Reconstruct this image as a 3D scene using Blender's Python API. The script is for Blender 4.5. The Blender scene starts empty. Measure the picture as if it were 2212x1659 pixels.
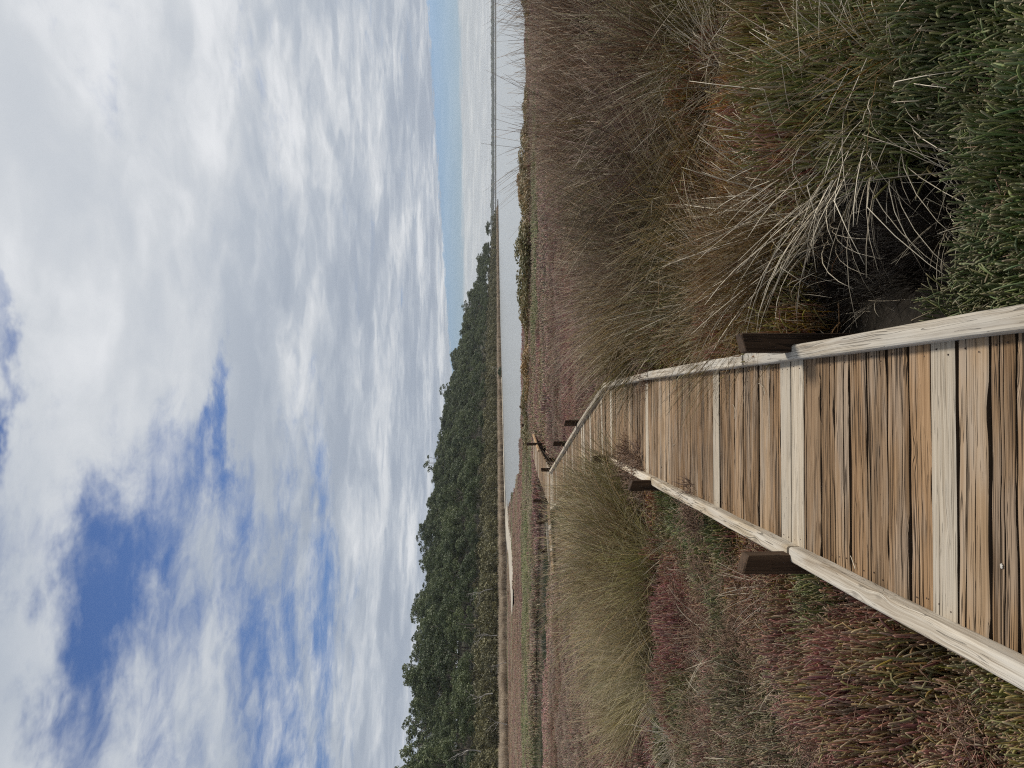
import bpy, math, random
import numpy as np
from mathutils import Matrix, Vector

random.seed(11)
RNG = np.random.default_rng(11)
SC = bpy.context.scene
COL = SC.collection

# ------------------------------------------------------------------ camera
PITCH = math.atan(35 / 1671)
cam_d = bpy.data.cameras.new('camera')
cam_d.sensor_fit = 'HORIZONTAL'
cam_d.angle = 2 * math.atan(1106 / 1671)
cam_d.clip_start = 0.05
cam_d.clip_end = 20000
cam = bpy.data.objects.new('camera', cam_d)
COL.objects.link(cam)
sp, cp = math.sin(PITCH), math.cos(PITCH)
# the phone was turned on its side: picture left is up, picture top is the right-hand side
cam.matrix_world = Matrix(((0, 1, 0, 0), (-sp, 0, -cp, 0), (-cp, 0, sp, 1.6), (0, 0, 0, 1)))
SC.camera = cam

# ------------------------------------------------------------------ node helper
class NT:
    def __init__(s, tree):
        s.t = tree; s.n = tree.nodes; s.l = tree.links
    def new(s, kind, **kw):
        nd = s.n.new(kind)
        for k, v in kw.items(): setattr(nd, k, v)
        return nd
    def put(s, sock, v):
        if isinstance(v, bpy.types.NodeSocket): s.l.new(v, sock)
        else: sock.default_value = v
    def math(s, op, a, b=None, c=None, clamp=False):
        nd = s.new('ShaderNodeMath', operation=op, use_clamp=clamp)
        s.put(nd.inputs[0], a)
        if b is not None: s.put(nd.inputs[1], b)
        if c is not None: s.put(nd.inputs[2], c)
        return nd.outputs[0]
    def add(s, a, b): return s.math('ADD', a, b)
    def sub(s, a, b): return s.math('SUBTRACT', a, b)
    def mul(s, a, b): return s.math('MULTIPLY', a, b)
    def vmath(s, op, a, b=None, scale=None):
        nd = s.new('ShaderNodeVectorMath', operation=op)
        s.put(nd.inputs[0], a)
        if b is not None: s.put(nd.inputs[1], b)
        if scale is not None: s.put(nd.inputs['Scale'], scale)
        return nd.outputs['Value'] if op in ('DOT_PRODUCT', 'LENGTH', 'DISTANCE') else nd.outputs[0]
    def step(s, v, lo, hi, a=0.0, b=1.0):
        nd = s.new('ShaderNodeMapRange', interpolation_type='SMOOTHSTEP')
        s.put(nd.inputs['Value'], v); s.put(nd.inputs['From Min'], lo); s.put(nd.inputs['From Max'], hi)
        s.put(nd.inputs['To Min'], a); s.put(nd.inputs['To Max'], b)
        return nd.outputs[0]
    def noise(s, vec, scale=1.0, detail=4.0, rough=0.5, dist=0.0, col=False, lac=2.0):
        nd = s.new('ShaderNodeTexNoise')
        s.put(nd.inputs['Vector'], vec); s.put(nd.inputs['Scale'], scale); s.put(nd.inputs['Detail'], detail)
        s.put(nd.inputs['Roughness'], rough); s.put(nd.inputs['Distortion'], dist); s.put(nd.inputs['Lacunarity'], lac)
        return nd.outputs['Color' if col else 'Fac']
    def mix(s, f, a, b, mode='MIX'):
        nd = s.new('ShaderNodeMix', data_type='RGBA', blend_type=mode)
        s.put(nd.inputs[0], f)
        for sock, v in ((nd.inputs[6], a), (nd.inputs[7], b)):
            if not isinstance(v, bpy.types.NodeSocket) and len(v) == 3: v = (*v, 1)
            s.put(sock, v)
        return nd.outputs[2]
    def ramp(s, f, stops, interp='LINEAR'):
        nd = s.new('ShaderNodeValToRGB'); s.put(nd.inputs[0], f)
        cr = nd.color_ramp; cr.interpolation = interp
        while len(cr.elements) < len(stops): cr.elements.new(0.5)
        for e, (p, c) in zip(cr.elements, stops): e.position = p; e.color = (*c, 1)
        return nd.outputs[0]
    def xyz(s, x, y, z=0.0):
        nd = s.new('ShaderNodeCombineXYZ')
        for i, v in enumerate((x, y, z)): s.put(nd.inputs[i], v)
        return nd.outputs[0]
    def sep(s, v):
        nd = s.new('ShaderNodeSeparateXYZ'); s.put(nd.inputs[0], v); return nd.outputs
    def mapping(s, v, scale=(1, 1, 1), loc=(0, 0, 0), rot=(0, 0, 0)):
        nd = s.new('ShaderNodeMapping'); s.put(nd.inputs[0], v)
        s.put(nd.inputs['Location'], loc); s.put(nd.inputs['Rotation'], rot); s.put(nd.inputs['Scale'], scale)
        return nd.outputs[0]
    def attr(s, name, kind='GEOMETRY', out='Fac'):
        nd = s.new('ShaderNodeAttribute', attribute_name=name, attribute_type=kind); return nd.outputs[out]

# ------------------------------------------------------------------ sun and sky
SUN_AZ = math.radians(48)      # measured from straight ahead (+Y) towards the right (+X)
SUN_EL = math.radians(54)
sun_dir = Vector((math.sin(SUN_AZ) * math.cos(SUN_EL), math.cos(SUN_AZ) * math.cos(SUN_EL), math.sin(SUN_EL)))
sun_d = bpy.data.lights.new('sun', 'SUN')
sun_d.energy = 3.5
sun_d.angle = math.radians(11)
sun_d.color = (1.0, 0.93, 0.82)
sun = bpy.data.objects.new('sun', sun_d)
sun.rotation_euler = (-sun_dir).to_track_quat('-Z', 'Y').to_euler()
COL.objects.link(sun)

world = bpy.data.worlds.new('World'); SC.world = world; world.use_nodes = True
w = NT(world.node_tree); w.n.clear()
sky = w.new('ShaderNodeTexSky', sky_type='NISHITA', sun_disc=False)
sky.sun_elevation = SUN_EL; sky.sun_rotation = SUN_AZ
sky.air_density = 1.0; sky.dust_density = 0.6; sky.ozone_density = 2.5; sky.altitude = 0
dirv = w.new('ShaderNodeTexCoord').outputs['Generated']
dx, dy, dz = w.sep(dirv)
zc = w.add(w.math('MAXIMUM', dz, 0.0), 0.012)
px, py = w.math('DIVIDE', dx, zc), w.math('DIVIDE', dy, zc)
zn = w.add(w.math('MAXIMUM', dz, 0.0), 0.035)
P = w.xyz(w.math('DIVIDE', dx, zn), w.math('DIVIDE', dy, zn))
warp = w.vmath('SUBTRACT', w.noise(P, 1.8, 3, 0.6, col=True), (0.5, 0.5, 0.5))
Pw = w.vmath('ADD', P, w.vmath('SCALE', warp, scale=0.30))
n_big = w.noise(w.mapping(Pw, (1.45, 1.05, 1), (3.1, 1.7, 0)), 1.0, 7, 0.66)
n_row = w.noise(w.mapping(Pw, (0.55, 3.0, 1), (1.3, 8.2, 0), (0, 0, 0.10)), 1.0, 4, 0.55)
n_fine = w.noise(w.mapping(Pw, (7.0, 6.0, 1), (9.3, 4.4, 0)), 1.0, 4, 0.65)
wx, wy, _ = w.sep(w.vmath('SUBTRACT', w.noise(P, 2.6, 5, 0.62, col=True), (0.5, 0.5, 0.5)))
pxw, pyw = w.add(px, w.mul(wx, 0.85)), w.add(py, w.mul(wy, 0.75))
def blob(cx, cy, rx, ry, rot=0.0):
    c, s_ = math.cos(rot), math.sin(rot)
    qx, qy = w.sub(pxw, cx), w.sub(pyw, cy)
    a = w.math('DIVIDE', w.add(w.mul(qx, c), w.mul(qy, s_)), rx)
    b = w.math('DIVIDE', w.sub(w.mul(qy, c), w.mul(qx, s_)), ry)
    return w.math('EXPONENT', w.mul(w.add(w.mul(a, a), w.mul(b, b)), -1.0))
# cover: solid cloud deck to the right and ahead, broken rows to the left
slant = w.math('DIVIDE', px, w.math('MAXIMUM', py, 0.1))
left = w.step(w.add(w.mul(px, -1.0), w.mul(py, -0.02)), -0.22, 0.55)
cover = w.sub(0.56, w.mul(left, 0.40))
cover = w.sub(cover, w.mul(blob(-0.58, 2.03, 0.32, 0.16, 0.55), 0.31))
cover = w.sub(cover, w.mul(blob(-0.33, 1.90, 0.16, 0.10, 0.2), 0.22))
cover = w.sub(cover, w.mul(blob(-0.05, 2.72, 0.34, 0.12, -0.12), 0.42))
cover = w.sub(cover, w.mul(blob(-0.25, 2.55, 0.20, 0.20, 0.2), 0.20))
cover = w.sub(cover, w.mul(blob(-0.10, 1.44, 0.14, 0.06, 0.0), 0.42))
cover = w.sub(cover, w.mul(blob(0.13, 1.46, 0.10, 0.05, 0.0), 0.24))
cover = w.sub(cover, w.mul(blob(-0.9, 3.1, 0.6, 0.30, 0.1), 0.08))
cover = w.sub(cover, w.mul(blob(-1.9, 4.2, 0.9, 0.45, 0.1), 0.10))
cover = w.add(cover, w.mul(blob(-0.66, 1.55, 0.30, 0.16, 0.5), 0.34))
far_l = w.step(slant, -0.02, 0.1, 1.0, 0.0)
cover = w.add(cover, w.mul(w.mul(w.step(py, 3.6, 7.0), far_l), 0.42))
# clear strip low in the sky ahead and to the right
edge = w.add(w.add(py, w.mul(px, 0.98)), w.mul(w.sub(n_fine, 0.5), 2.6))
far_edge = w.add(w.add(py, w.mul(px, 0.35)), w.mul(w.sub(n_big, 0.5), 5.0))
strip = w.mul(w.step(edge, 14.3, 14.9), w.step(far_edge, 18.4, 20.6, 1.0, 0.0))
strip = w.mul(strip, w.step(slant, -0.07, 0.02))
raw = w.add(w.add(w.mul(n_big, 0.95), w.mul(n_row, w.add(0.35, w.mul(left, 0.35)))), w.add(w.mul(n_fine, 0.36), w.sub(cover, 0.05)))
dens = w.step(raw, 0.82, 1.28)
dens = w.mul(dens, w.sub(1.0, w.mul(strip, 0.85)))
# cloud brightness: thick bellies grey, thin places and ridges lit through
b1 = w.noise(w.mapping(Pw, (0.80, 0.95, 1), (21.3, 3.9, 0), (0, 0, -0.5)), 1.0, 4, 0.52)
b2 = w.noise(w.mapping(Pw, (1.9, 2.4, 1), (5.3, 13.9, 0), (0, 0, -0.6)), 1.0, 3, 0.5)
ridge = w.step(w.math('ABSOLUTE', w.sub(b2, 0.52)), 0.0, 0.10, 1.0, 0.0)
br = w.add(w.add(w.mul(b1, 0.72), w.mul(b2, 0.30)), w.mul(ridge, 0.035))
br = w.add(br, w.mul(w.sub(n_fine, 0.5), 0.16))
br = w.step(br, 0.40, 0.72)
toward = w.vmath('DOT_PRODUCT', dirv, tuple(sun_dir))
glow = w.step(toward, 0.50, 0.96)
thick = w.step(py, 2.2, 3.6)
br = w.add(w.mul(br, w.add(0.42, w.mul(thick, 0.36))), w.add(w.mul(glow, 0.36), w.sub(0.24, w.mul(thick, 0.22))))
cloud = w.ramp(br, [(0.0, (0.36, 0.41, 0.49)), (0.35, (0.48, 0.525, 0.59)), (0.65, (0.63, 0.66, 0.70)), (1.0, (0.88, 0.89, 0.91))])
low = w.step(py, 10.0, 18.0)
cloud = w.mix(w.mul(low, 0.55), cloud, (0.58, 0.60, 0.59))
SKY_STRENGTH = 0.10
cloud = w.mix(1.0, cloud, (1 / SKY_STRENGTH,) * 3, 'MULTIPLY')
skyc = w.mix(1.0, sky.outputs[0], (0.47, 0.58, 0.80), 'MULTIPLY')
skycol = w.mix(dens, skyc, cloud)
bg = w.new('ShaderNodeBackground'); w.put(bg.inputs[0], skycol); bg.inputs[1].default_value = SKY_STRENGTH
wo = w.new('ShaderNodeOutputWorld'); w.l.new(bg.outputs[0], wo.inputs[0])
world.cycles.sampling_method = 'MANUAL'; world.cycles.sample_map_resolution = 512

SC.view_settings.view_transform = 'Standard'
SC.view_settings.look = 'None'
SC.view_settings.exposure = 0.0
SC.view_settings.gamma = 1.0
SC.view_settings.use_curve_mapping = False
SC.render.engine = 'CYCLES'
SC.cycles.max_bounces = 4
SC.cycles.use_adaptive_sampling = True
SC.cycles.adaptive_threshold = 0.02
SC.cycles.diffuse_bounces = 2
SC.cycles.glossy_bounces = 2
SC.cycles.transmission_bounces = 2
SC.cycles.volume_bounces = 0
SC.cycles.sample_clamp_indirect = 2.0
SC.cycles.sample_clamp_direct = 8.0
SC.cycles.caustics_reflective = False
SC.cycles.caustics_refractive = False
SC.cycles.use_denoising = False
SC.cycles.filter_width = 1.15
SC.render.threads_mode = 'AUTO'

# ------------------------------------------------------------------ helpers
def tag(o, label=None, cat=None, group=None, kind=None):
    for k, v in (('label', label), ('category', cat), ('group', group), ('kind', kind)):
        if v: o[k] = v
    return o

def link(name, data, parent=None, loc=(0, 0, 0), rot=(0, 0, 0), scl=(1, 1, 1)):
    o = bpy.data.objects.new(name, data); COL.objects.link(o)
    o.parent = parent; o.location = loc; o.rotation_euler = rot; o.scale = scl
    return o

def mesh_np(name, verts, faces, mat=None, attrs=None, smooth=True):
    """verts (n,3), faces list of (m,k) int arrays"""
    me = bpy.data.meshes.new(name)
    verts = np.asarray(verts, np.float32).reshape(-1, 3)
    if not isinstance(faces, (list, tuple)): faces = [faces]
    faces = [np.asarray(f, np.int32) for f in faces if len(f)]
    loops = np.concatenate([f.ravel() for f in faces])
    tot = np.concatenate([np.full(len(f), f.shape[1], np.int32) for f in faces])
    start = np.concatenate([[0], np.cumsum(tot)[:-1]]).astype(np.int32)
    me.vertices.add(len(verts)); me.vertices.foreach_set('co', verts.ravel())
    me.loops.add(len(loops)); me.loops.foreach_set('vertex_index', loops)
    me.polygons.add(len(tot)); me.polygons.foreach_set('loop_start', start); me.polygons.foreach_set('loop_total', tot)
    me.polygons.foreach_set('use_smooth', np.full(len(tot), smooth))
    me.update(calc_edges=True)
    for k, v in (attrs or {}).items():
        a = me.attributes.new(k, 'FLOAT', 'POINT'); a.data.foreach_set('value', np.asarray(v, np.float32).ravel())
    if mat: me.materials.append(mat)
    return me

def tubes(pts, rad, sides=3, cap=True):
    """pts (N,S,3), rad (N,S) -> verts, faces; verts ordered blade, ring, side"""
    N, S, _ = pts.shape
    tan = np.gradient(pts, axis=1)
    tan /= np.linalg.norm(tan, axis=2, keepdims=True) + 1e-9
    ref = np.where(np.abs(tan[..., 2:3]) > 0.8, np.array([1.0, 0, 0]), np.array([0, 0, 1.0]))
    ref = np.where(np.abs(tan[:, :1, 2:3]) > 0.8, np.array([1.0, 0, 0]), np.array([0, 0, 1.0])) + 0 * ref
    a = np.cross(tan, ref); a /= np.linalg.norm(a, axis=2, keepdims=True) + 1e-9
    b = np.cross(tan, a)
    ph = np.arange(sides) * 2 * math.pi / sides
    ring = a[:, :, None, :] * np.cos(ph)[None, None, :, None] + b[:, :, None, :] * np.sin(ph)[None, None, :, None]
    v = pts[:, :, None, :] + ring * rad[:, :, None, None]
    idx = np.arange(N * S * sides).reshape(N, S, sides)
    f = np.stack([idx[:, :-1, :], np.roll(idx, -1, 2)[:, :-1, :], np.roll(idx, -1, 2)[:, 1:, :], idx[:, 1:, :]], -1).reshape(-1, 4)
    faces = [f]
    if cap:
        if sides == 3: faces.append(idx[:, -1, :].reshape(-1, 3))
        else: faces.append(idx[:, -1, :].reshape(-1, sides))
    return v.reshape(-1, 3), faces

def vnoise(x, y, seed=0):
    """smooth value noise, numpy, range 0..1"""
    x = np.asarray(x, float); y = np.asarray(y, float)
    xi, yi = np.floor(x).astype(np.int64), np.floor(y).astype(np.int64)
    xf, yf = x - xi, y - yi
    def h(a, b):
        n = (a * 374761393 + b * 668265263 + seed * 974634777) & 0x7fffffff
        n = ((n ^ (n >> 13)) * 1274126177) & 0x7fffffff
        return ((n ^ (n >> 16)) & 0xffff) / 65535.0
    u, v = xf * xf * (3 - 2 * xf), yf * yf * (3 - 2 * yf)
    return (h(xi, yi) * (1 - u) + h(xi + 1, yi) * u) * (1 - v) + (h(xi, yi + 1) * (1 - u) + h(xi + 1, yi + 1) * u) * v
def fbm(x, y, seed=0, octv=3):
    r = 0; a = 0.5; s = 0
    for i in range(octv):
        r = r + a * vnoise(np.asarray(x) * 2 ** i, np.asarray(y) * 2 ** i, seed + i * 7); s += a; a *= 0.5
    return r / s
def sstep(v, a, b):
    t = np.clip((np.asarray(v, float) - a) / (b - a), 0, 1); return t * t * (3 - 2 * t)

def seg_dist(x, y, poly):
    x = np.asarray(x, float); y = np.asarray(y, float)
    d = np.full(x.shape, 1e9)
    for (ax, ay), (bx, by) in zip(poly[:-1], poly[1:]):
        ux, uy = bx - ax, by - ay
        t = np.clip(((x - ax) * ux + (y - ay) * uy) / (ux * ux + uy * uy), 0, 1)
        d = np.minimum(d, np.hypot(x - ax - t * ux, y - ay - t * uy))
    return d
def inside(x, y, poly):
    x = np.asarray(x, float); y = np.asarray(y, float)
    r = np.zeros(x.shape, bool)
    for (ax, ay), (bx, by) in zip(poly, poly[1:] + poly[:1]):
        c = ((ay > y) != (by > y)) & (x < (bx - ax) * (y - ay) / (by - ay + 1e-12) + ax)
        r ^= c
    return r

def material(name, build):
    m = bpy.data.materials.new(name); m.use_nodes = True
    t = NT(m.node_tree); t.n.clear()
    bs = t.new('ShaderNodeBsdfPrincipled'); out = t.new('ShaderNodeOutputMaterial')
    t.l.new(bs.outputs[0], out.inputs[0])
    build(t, bs)
    return m
def bump(t, bs, h, strength=0.5, dist=0.01):
    b = t.new('ShaderNodeBump'); t.put(b.inputs['Height'], h)
    b.inputs['Strength'].default_value = strength; b.inputs['Distance'].default_value = dist
    t.l.new(b.outputs[0], bs.inputs['Normal'])

# ------------------------------------------------------------------ materials
def wood(name, lo, mid, hi, crack_amt, grain=1.0, rough=0.85, grey=(0.36, 0.32, 0.27), greyness=0.35, knots=0.5, crack_w=0.5):
    def b(t, bs):
        oc = t.new('ShaderNodeTexCoord').outputs['Object']
        oi = t.new('ShaderNodeObjectInfo'); r = oi.outputs['Random']
        off = t.xyz(t.mul(r, 37.0), t.mul(r, 91.0), t.mul(r, 53.0))
        v = t.vmath('ADD', oc, off)
        # knots push the grain aside
        kn = t.new('ShaderNodeTexVoronoi'); t.put(kn.inputs['Vector'], t.mapping(v, (2.2, 6.5, 2.6))); kn.inputs['Scale'].default_value = 1.0
        kd = kn.outputs['Distance']
        knot = t.step(kd, 0.0, 0.24, 1.0, 0.0)
        wav = t.noise(t.mapping(v, (2.0, 5, 5)), 1.0, 2, 0.5)
        vx, vy, vz = t.sep(v)
        vy2 = t.add(vy, t.add(t.mul(t.sub(wav, 0.5), 0.04), t.mul(knot, 0.02)))
        g = t.xyz(vx, vy2, vz)
        fine = t.noise(t.mapping(g, (3.5, 230 * grain, 90)), 1.0, 3, 0.6)
        band = t.noise(t.mapping(g, (1.2, 60 * grain, 26)), 1.0, 3, 0.6)
        broad = t.noise(t.mapping(v, (1.6, 9, 6)), 1.0, 3, 0.55)
        col = t.ramp(t.add(t.mul(band, 0.6), t.mul(fine, 0.4)), [(0.36, lo), (0.5, mid), (0.64, hi)])
        col = t.mix(t.mul(t.step(broad, 0.45, 0.66), greyness), col, grey)
        tone = t.add(0.80, t.mul(t.math('FRACT', t.mul(r, 7.31)), 0.34))
        col = t.mix(1.0, col, t.xyz(tone, tone, tone), 'MULTIPLY')
        # long thin splits following the grain
        ck = t.noise(t.mapping(g, (0.75, 44 * grain, 16), (7, 3, 1)), 1.0, 2, 0.5)
        ck2 = t.noise(t.mapping(v, (1.1, 7, 3), (2, 9, 4)), 1.0, 2, 0.5)
        wd = t.mul(t.step(ck2, 0.30, 0.72), 0.012 + 0.055 * crack_w)
        d1 = t.math('ABSOLUTE', t.sub(ck, 0.47)); d2 = t.math('ABSOLUTE', t.sub(ck, 0.60)); d3 = t.math('ABSOLUTE', t.sub(ck, 0.36))
        dl = t.math('MINIMUM', d1, t.math('MINIMUM', d2, d3))
        crack = t.mul(t.step(dl, t.mul(wd, 0.35), wd, 1.0, 0.0), min(1.0, crack_amt))
        knotd = t.mul(t.step(kd, 0.03, 0.11, 1.0, 0.0), knots)
        dark = t.math('MAXIMUM', t.mul(crack, 0.9), t.mul(knotd, 0.7))
        col = t.mix(dark, col, tuple(c * 0.16 for c in lo))
        t.put(bs.inputs['Base Color'], col)
        bs.inputs['Roughness'].default_value = rough
        bs.inputs['Specular IOR Level'].default_value = 0.2
        h = t.sub(t.add(t.mul(fine, 0.30), t.mul(band, 0.6)), t.mul(dark, 1.4))
        bump(t, bs, h, 0.8, 0.004 if crack_amt > 0.4 else 0.0015)
    return material(name, b)

M_OLD = [wood('weathered_brown_timber', (0.165, 0.100, 0.053), (0.258, 0.168, 0.096), (0.35, 0.245, 0.152), 1.0, 1.1, knots=0.9, greyness=0.35, crack_w=0.40),
         wood('weathered_tan_timber', (0.235, 0.155, 0.088), (0.31, 0.212, 0.126), (0.395, 0.285, 0.183), 0.9, 0.8, greyness=0.45, crack_w=0.08),
         wood('split_brown_timber', (0.14, 0.080, 0.038), (0.245, 0.150, 0.078), (0.35, 0.232, 0.132), 1.0, 1.3, greyness=0.3, crack_w=0.60)]
M_NEW = wood('pale_grey_timber', (0.29, 0.235, 0.17), (0.41, 0.35, 0.27), (0.49, 0.43, 0.345), 0.6, 1.0, knots=0.35, grey=(0.44, 0.40, 0.34), greyness=0.45, crack_w=0.0)
def _gap_shade(t, bs):
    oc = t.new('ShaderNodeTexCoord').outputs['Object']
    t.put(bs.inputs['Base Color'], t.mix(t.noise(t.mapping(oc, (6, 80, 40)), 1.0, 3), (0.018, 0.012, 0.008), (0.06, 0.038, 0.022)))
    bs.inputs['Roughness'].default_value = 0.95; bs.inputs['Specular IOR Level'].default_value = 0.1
M_GAP_SHADE = material('split_and_gap_shade', _gap_shade)  # near-black base colour paints shade into plank gaps, edges and splits
M_KERB = wood('bleached_kerb_timber', (0.22, 0.175, 0.125), (0.38, 0.335, 0.27), (0.50, 0.455, 0.385), 0.6, 0.8, knots=0.6, grey=(0.46, 0.44, 0.40), greyness=0.55, crack_w=0.03)
M_KERB2 = wood('cracked_kerb_timber', (0.30, 0.235, 0.155), (0.43, 0.36, 0.265), (0.55, 0.49, 0.40), 0.8, 0.5, knots=0.5, grey=(0.50, 0.475, 0.43), greyness=0.5, crack_w=0.12)
M_KERBO = wood('orange_kerb_timber', (0.36, 0.2, 0.09), (0.52, 0.32, 0.17), (0.6, 0.44, 0.28), 0.3, 0.6)
M_POST = wood('dark_post_timber', (0.032, 0.018, 0.010), (0.055, 0.031, 0.017), (0.095, 0.056, 0.031), 0.8, 0.7, grey=(0.085, 0.056, 0.034), greyness=0.4)
def _nail(t, bs):
    oc = t.new('ShaderNodeTexCoord').outputs['Object']
    t.put(bs.inputs['Base Color'], t.mix(t.noise(oc, 300, 3), (0.03, 0.022, 0.018), (0.09, 0.05, 0.03)))
    bs.inputs['Roughness'].default_value = 0.7; bs.inputs['Metallic'].default_value = 0.4
M_NAIL = material('rusty_nail', _nail)

def _mud(t, bs):
    pos = t.new('ShaderNodeNewGeometry').outputs['Position']
    n1 = t.noise(pos, 0.12, 5, 0.6); n2 = t.noise(pos, 2.3, 6, 0.65); n3 = t.noise(pos, 30, 4, 0.6)
    col = t.ramp(t.add(t.mul(n1, 0.5), t.mul(n2, 0.5)), [(0.35, (0.016, 0.013, 0.010)), (0.5, (0.032, 0.026, 0.019)), (0.65, (0.06, 0.048, 0.035))])
    t.put(bs.inputs['Base Color'], col); bs.inputs['Roughness'].default_value = 0.9
    bs.inputs['Specular IOR Level'].default_value = 0.2
    bump(t, bs, t.add(n2, t.mul(n3, 0.3)), 0.6, 0.05)
M_MUD = material('marsh_mud', _mud)
def _hill(t, bs):
    pos = t.new('ShaderNodeNewGeometry').outputs['Position']
    n1 = t.noise(pos, 0.08, 5, 0.6); n2 = t.noise(pos, 0.9, 6, 0.65)
    col = t.ramp(t.add(t.mul(n1, 0.5), t.mul(n2, 0.5)), [(0.35, (0.022, 0.026, 0.014)), (0.5, (0.04, 0.04, 0.022)), (0.65, (0.07, 0.06, 0.036))])
    t.put(bs.inputs['Base Color'], col); bs.inputs['Roughness'].default_value = 0.95
    bump(t, bs, n2, 0.8, 0.6)
M_HILL = material('hill_undergrowth', _hill)
def _sand(t, bs):
    pos = t.new('ShaderNodeNewGeometry').outputs['Position']
    n1 = t.noise(pos, 0.25, 5, 0.6); n2 = t.noise(pos, 6, 5, 0.6)
    col = t.ramp(t.add(t.mul(n1, 0.7), t.mul(n2, 0.3)), [(0.38, (0.26, 0.22, 0.165)), (0.52, (0.40, 0.36, 0.29)), (0.66, (0.54, 0.50, 0.43))])
    t.put(bs.inputs['Base Color'], col); bs.inputs['Roughness'].default_value = 0.9
    bump(t, bs, n2, 0.3, 0.02)
M_SAND = material('pale_sand', _sand)
def water(name, base, rough, s1, amp):
    def b(t, bs):
        pos = t.new('ShaderNodeNewGeometry').outputs['Position']
        n1 = t.noise(t.mapping(pos, (0.6 * s1, 1.5 * s1, 1)), 1.0, 4, 0.6)
        n2 = t.noise(t.mapping(pos, (3 * s1, 6 * s1, 1)), 1.0, 3, 0.6)
        bs.inputs['Base Color'].default_value = (*base, 1)
        bs.inputs['Roughness'].default_value = rough
        bs.inputs['IOR'].default_value = 1.333
        bump(t, bs, t.add(t.mul(n1, 0.7), t.mul(n2, 0.3)), 1.0, amp)
    return material(name, b)
M_LAKE = water('lake_water', (0.33, 0.345, 0.345), 0.22, 0.55, 0.05)
M_POOL = water('still_brown_water', (0.014, 0.014, 0.011), 0.03, 3.0, 0.0015)
M_CREEK = water('dark_creek_water', (0.012, 0.017, 0.013), 0.05, 1.0, 0.003)

def _samph(t, bs):
    tint = t.attr('tint', 'INSTANCER', 'Color')
    rnd = t.attr('rnd'); tt = t.attr('along')
    hsv = t.new('ShaderNodeHueSaturation'); t.put(hsv.inputs['Color'], tint)
    t.put(hsv.inputs['Hue'], t.add(0.5, t.mul(t.sub(rnd, 0.5), 0.09)))
    t.put(hsv.inputs['Saturation'], t.add(0.82, t.mul(t.math('FRACT', t.mul(rnd, 5.7)), 0.5)))
    t.put(hsv.inputs['Value'], t.add(0.62, t.mul(t.math('FRACT', t.mul(rnd, 13.3)), 0.8)))
    r2 = t.math('FRACT', t.mul(rnd, 29.7))
    tr_, tg_, tb_ = t.sep(tint)
    pink = t.mul(t.mul(t.step(r2, 0.68, 0.9), 0.55), t.step(t.math('DIVIDE', tr_, tg_), 0.85, 1.5, 0.18, 1.0))
    c = t.mix(pink, hsv.outputs[0], (0.30, 0.085, 0.09))
    green = t.mul(t.step(r2, 0.30, 0.12), 0.45)
    c = t.mix(green, c, (0.11, 0.15, 0.055))
    straw = t.step(t.math('FRACT', t.mul(rnd, 71.9)), 0.955, 0.975)
    c = t.mix(straw, c, (0.42, 0.34, 0.24))
    c = t.mix(t.mul(t.step(tt, 0.7, 1.0), 0.22), c, (0.42, 0.30, 0.21))
    t.put(bs.inputs['Base Color'], c); bs.inputs['Roughness'].default_value = 0.6
    bs.inputs['Specular IOR Level'].default_value = 0.3
M_SAMPH = material('samphire_stems', _samph)

def _rush(t, bs):
    oi = t.new('ShaderNodeObjectInfo')
    rnd = t.attr('rnd'); tt = t.attr('along')
    base = oi.outputs['Color']
    hsv = t.new('ShaderNodeHueSaturation'); t.put(hsv.inputs['Color'], base)
    t.put(hsv.inputs['Hue'], t.add(0.5, t.mul(t.sub(rnd, 0.5), 0.05)))
    t.put(hsv.inputs['Saturation'], t.add(0.95, t.mul(t.math('FRACT', t.mul(rnd, 5.7)), 0.45)))
    t.put(hsv.inputs['Value'], t.mul(t.add(0.40, t.mul(t.math('FRACT', t.mul(rnd, 13.3)), 1.15)), t.add(0.70, t.mul(t.attr('tuft'), 0.6))))
    c = t.mix(t.mul(t.mul(t.step(t.attr('tuft'), 0.55, 0.95), 0.35), t.step(t.sep(base)[0], 0.03, 0.12)), hsv.outputs[0], (0.30, 0.22, 0.13))
    br_, bg_, bb_ = t.sep(base)
    dry = t.mul(t.step(t.math('FRACT', t.mul(rnd, 41.7)), 0.84, 0.93), t.step(br_, 0.03, 0.12))
    c = t.mix(t.mul(dry, 0.85), c, (0.52, 0.44, 0.31))
    c = t.mix(t.mul(t.mul(t.step(tt, 0.6, 1.0), 0.30), t.step(br_, 0.03, 0.12)), c, (0.26, 0.19, 0.12))
    t.put(bs.inputs['Base Color'], c); bs.inputs['Roughness'].default_value = 0.5
    bs.inputs['Specular IOR Level'].default_value = 0.35
M_RUSH = material('rush_blades', _rush)
def _straw(t, bs):
    rnd = t.attr('rnd')
    c = t.ramp(rnd, [(0.0, (0.20, 0.165, 0.12)), (0.5, (0.46, 0.395, 0.29)), (1.0, (0.70, 0.62, 0.48))])
    t.put(bs.inputs['Base Color'], c); bs.inputs['Roughness'].default_value = 0.55
M_STRAW = material('dry_straw', _straw)

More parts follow.
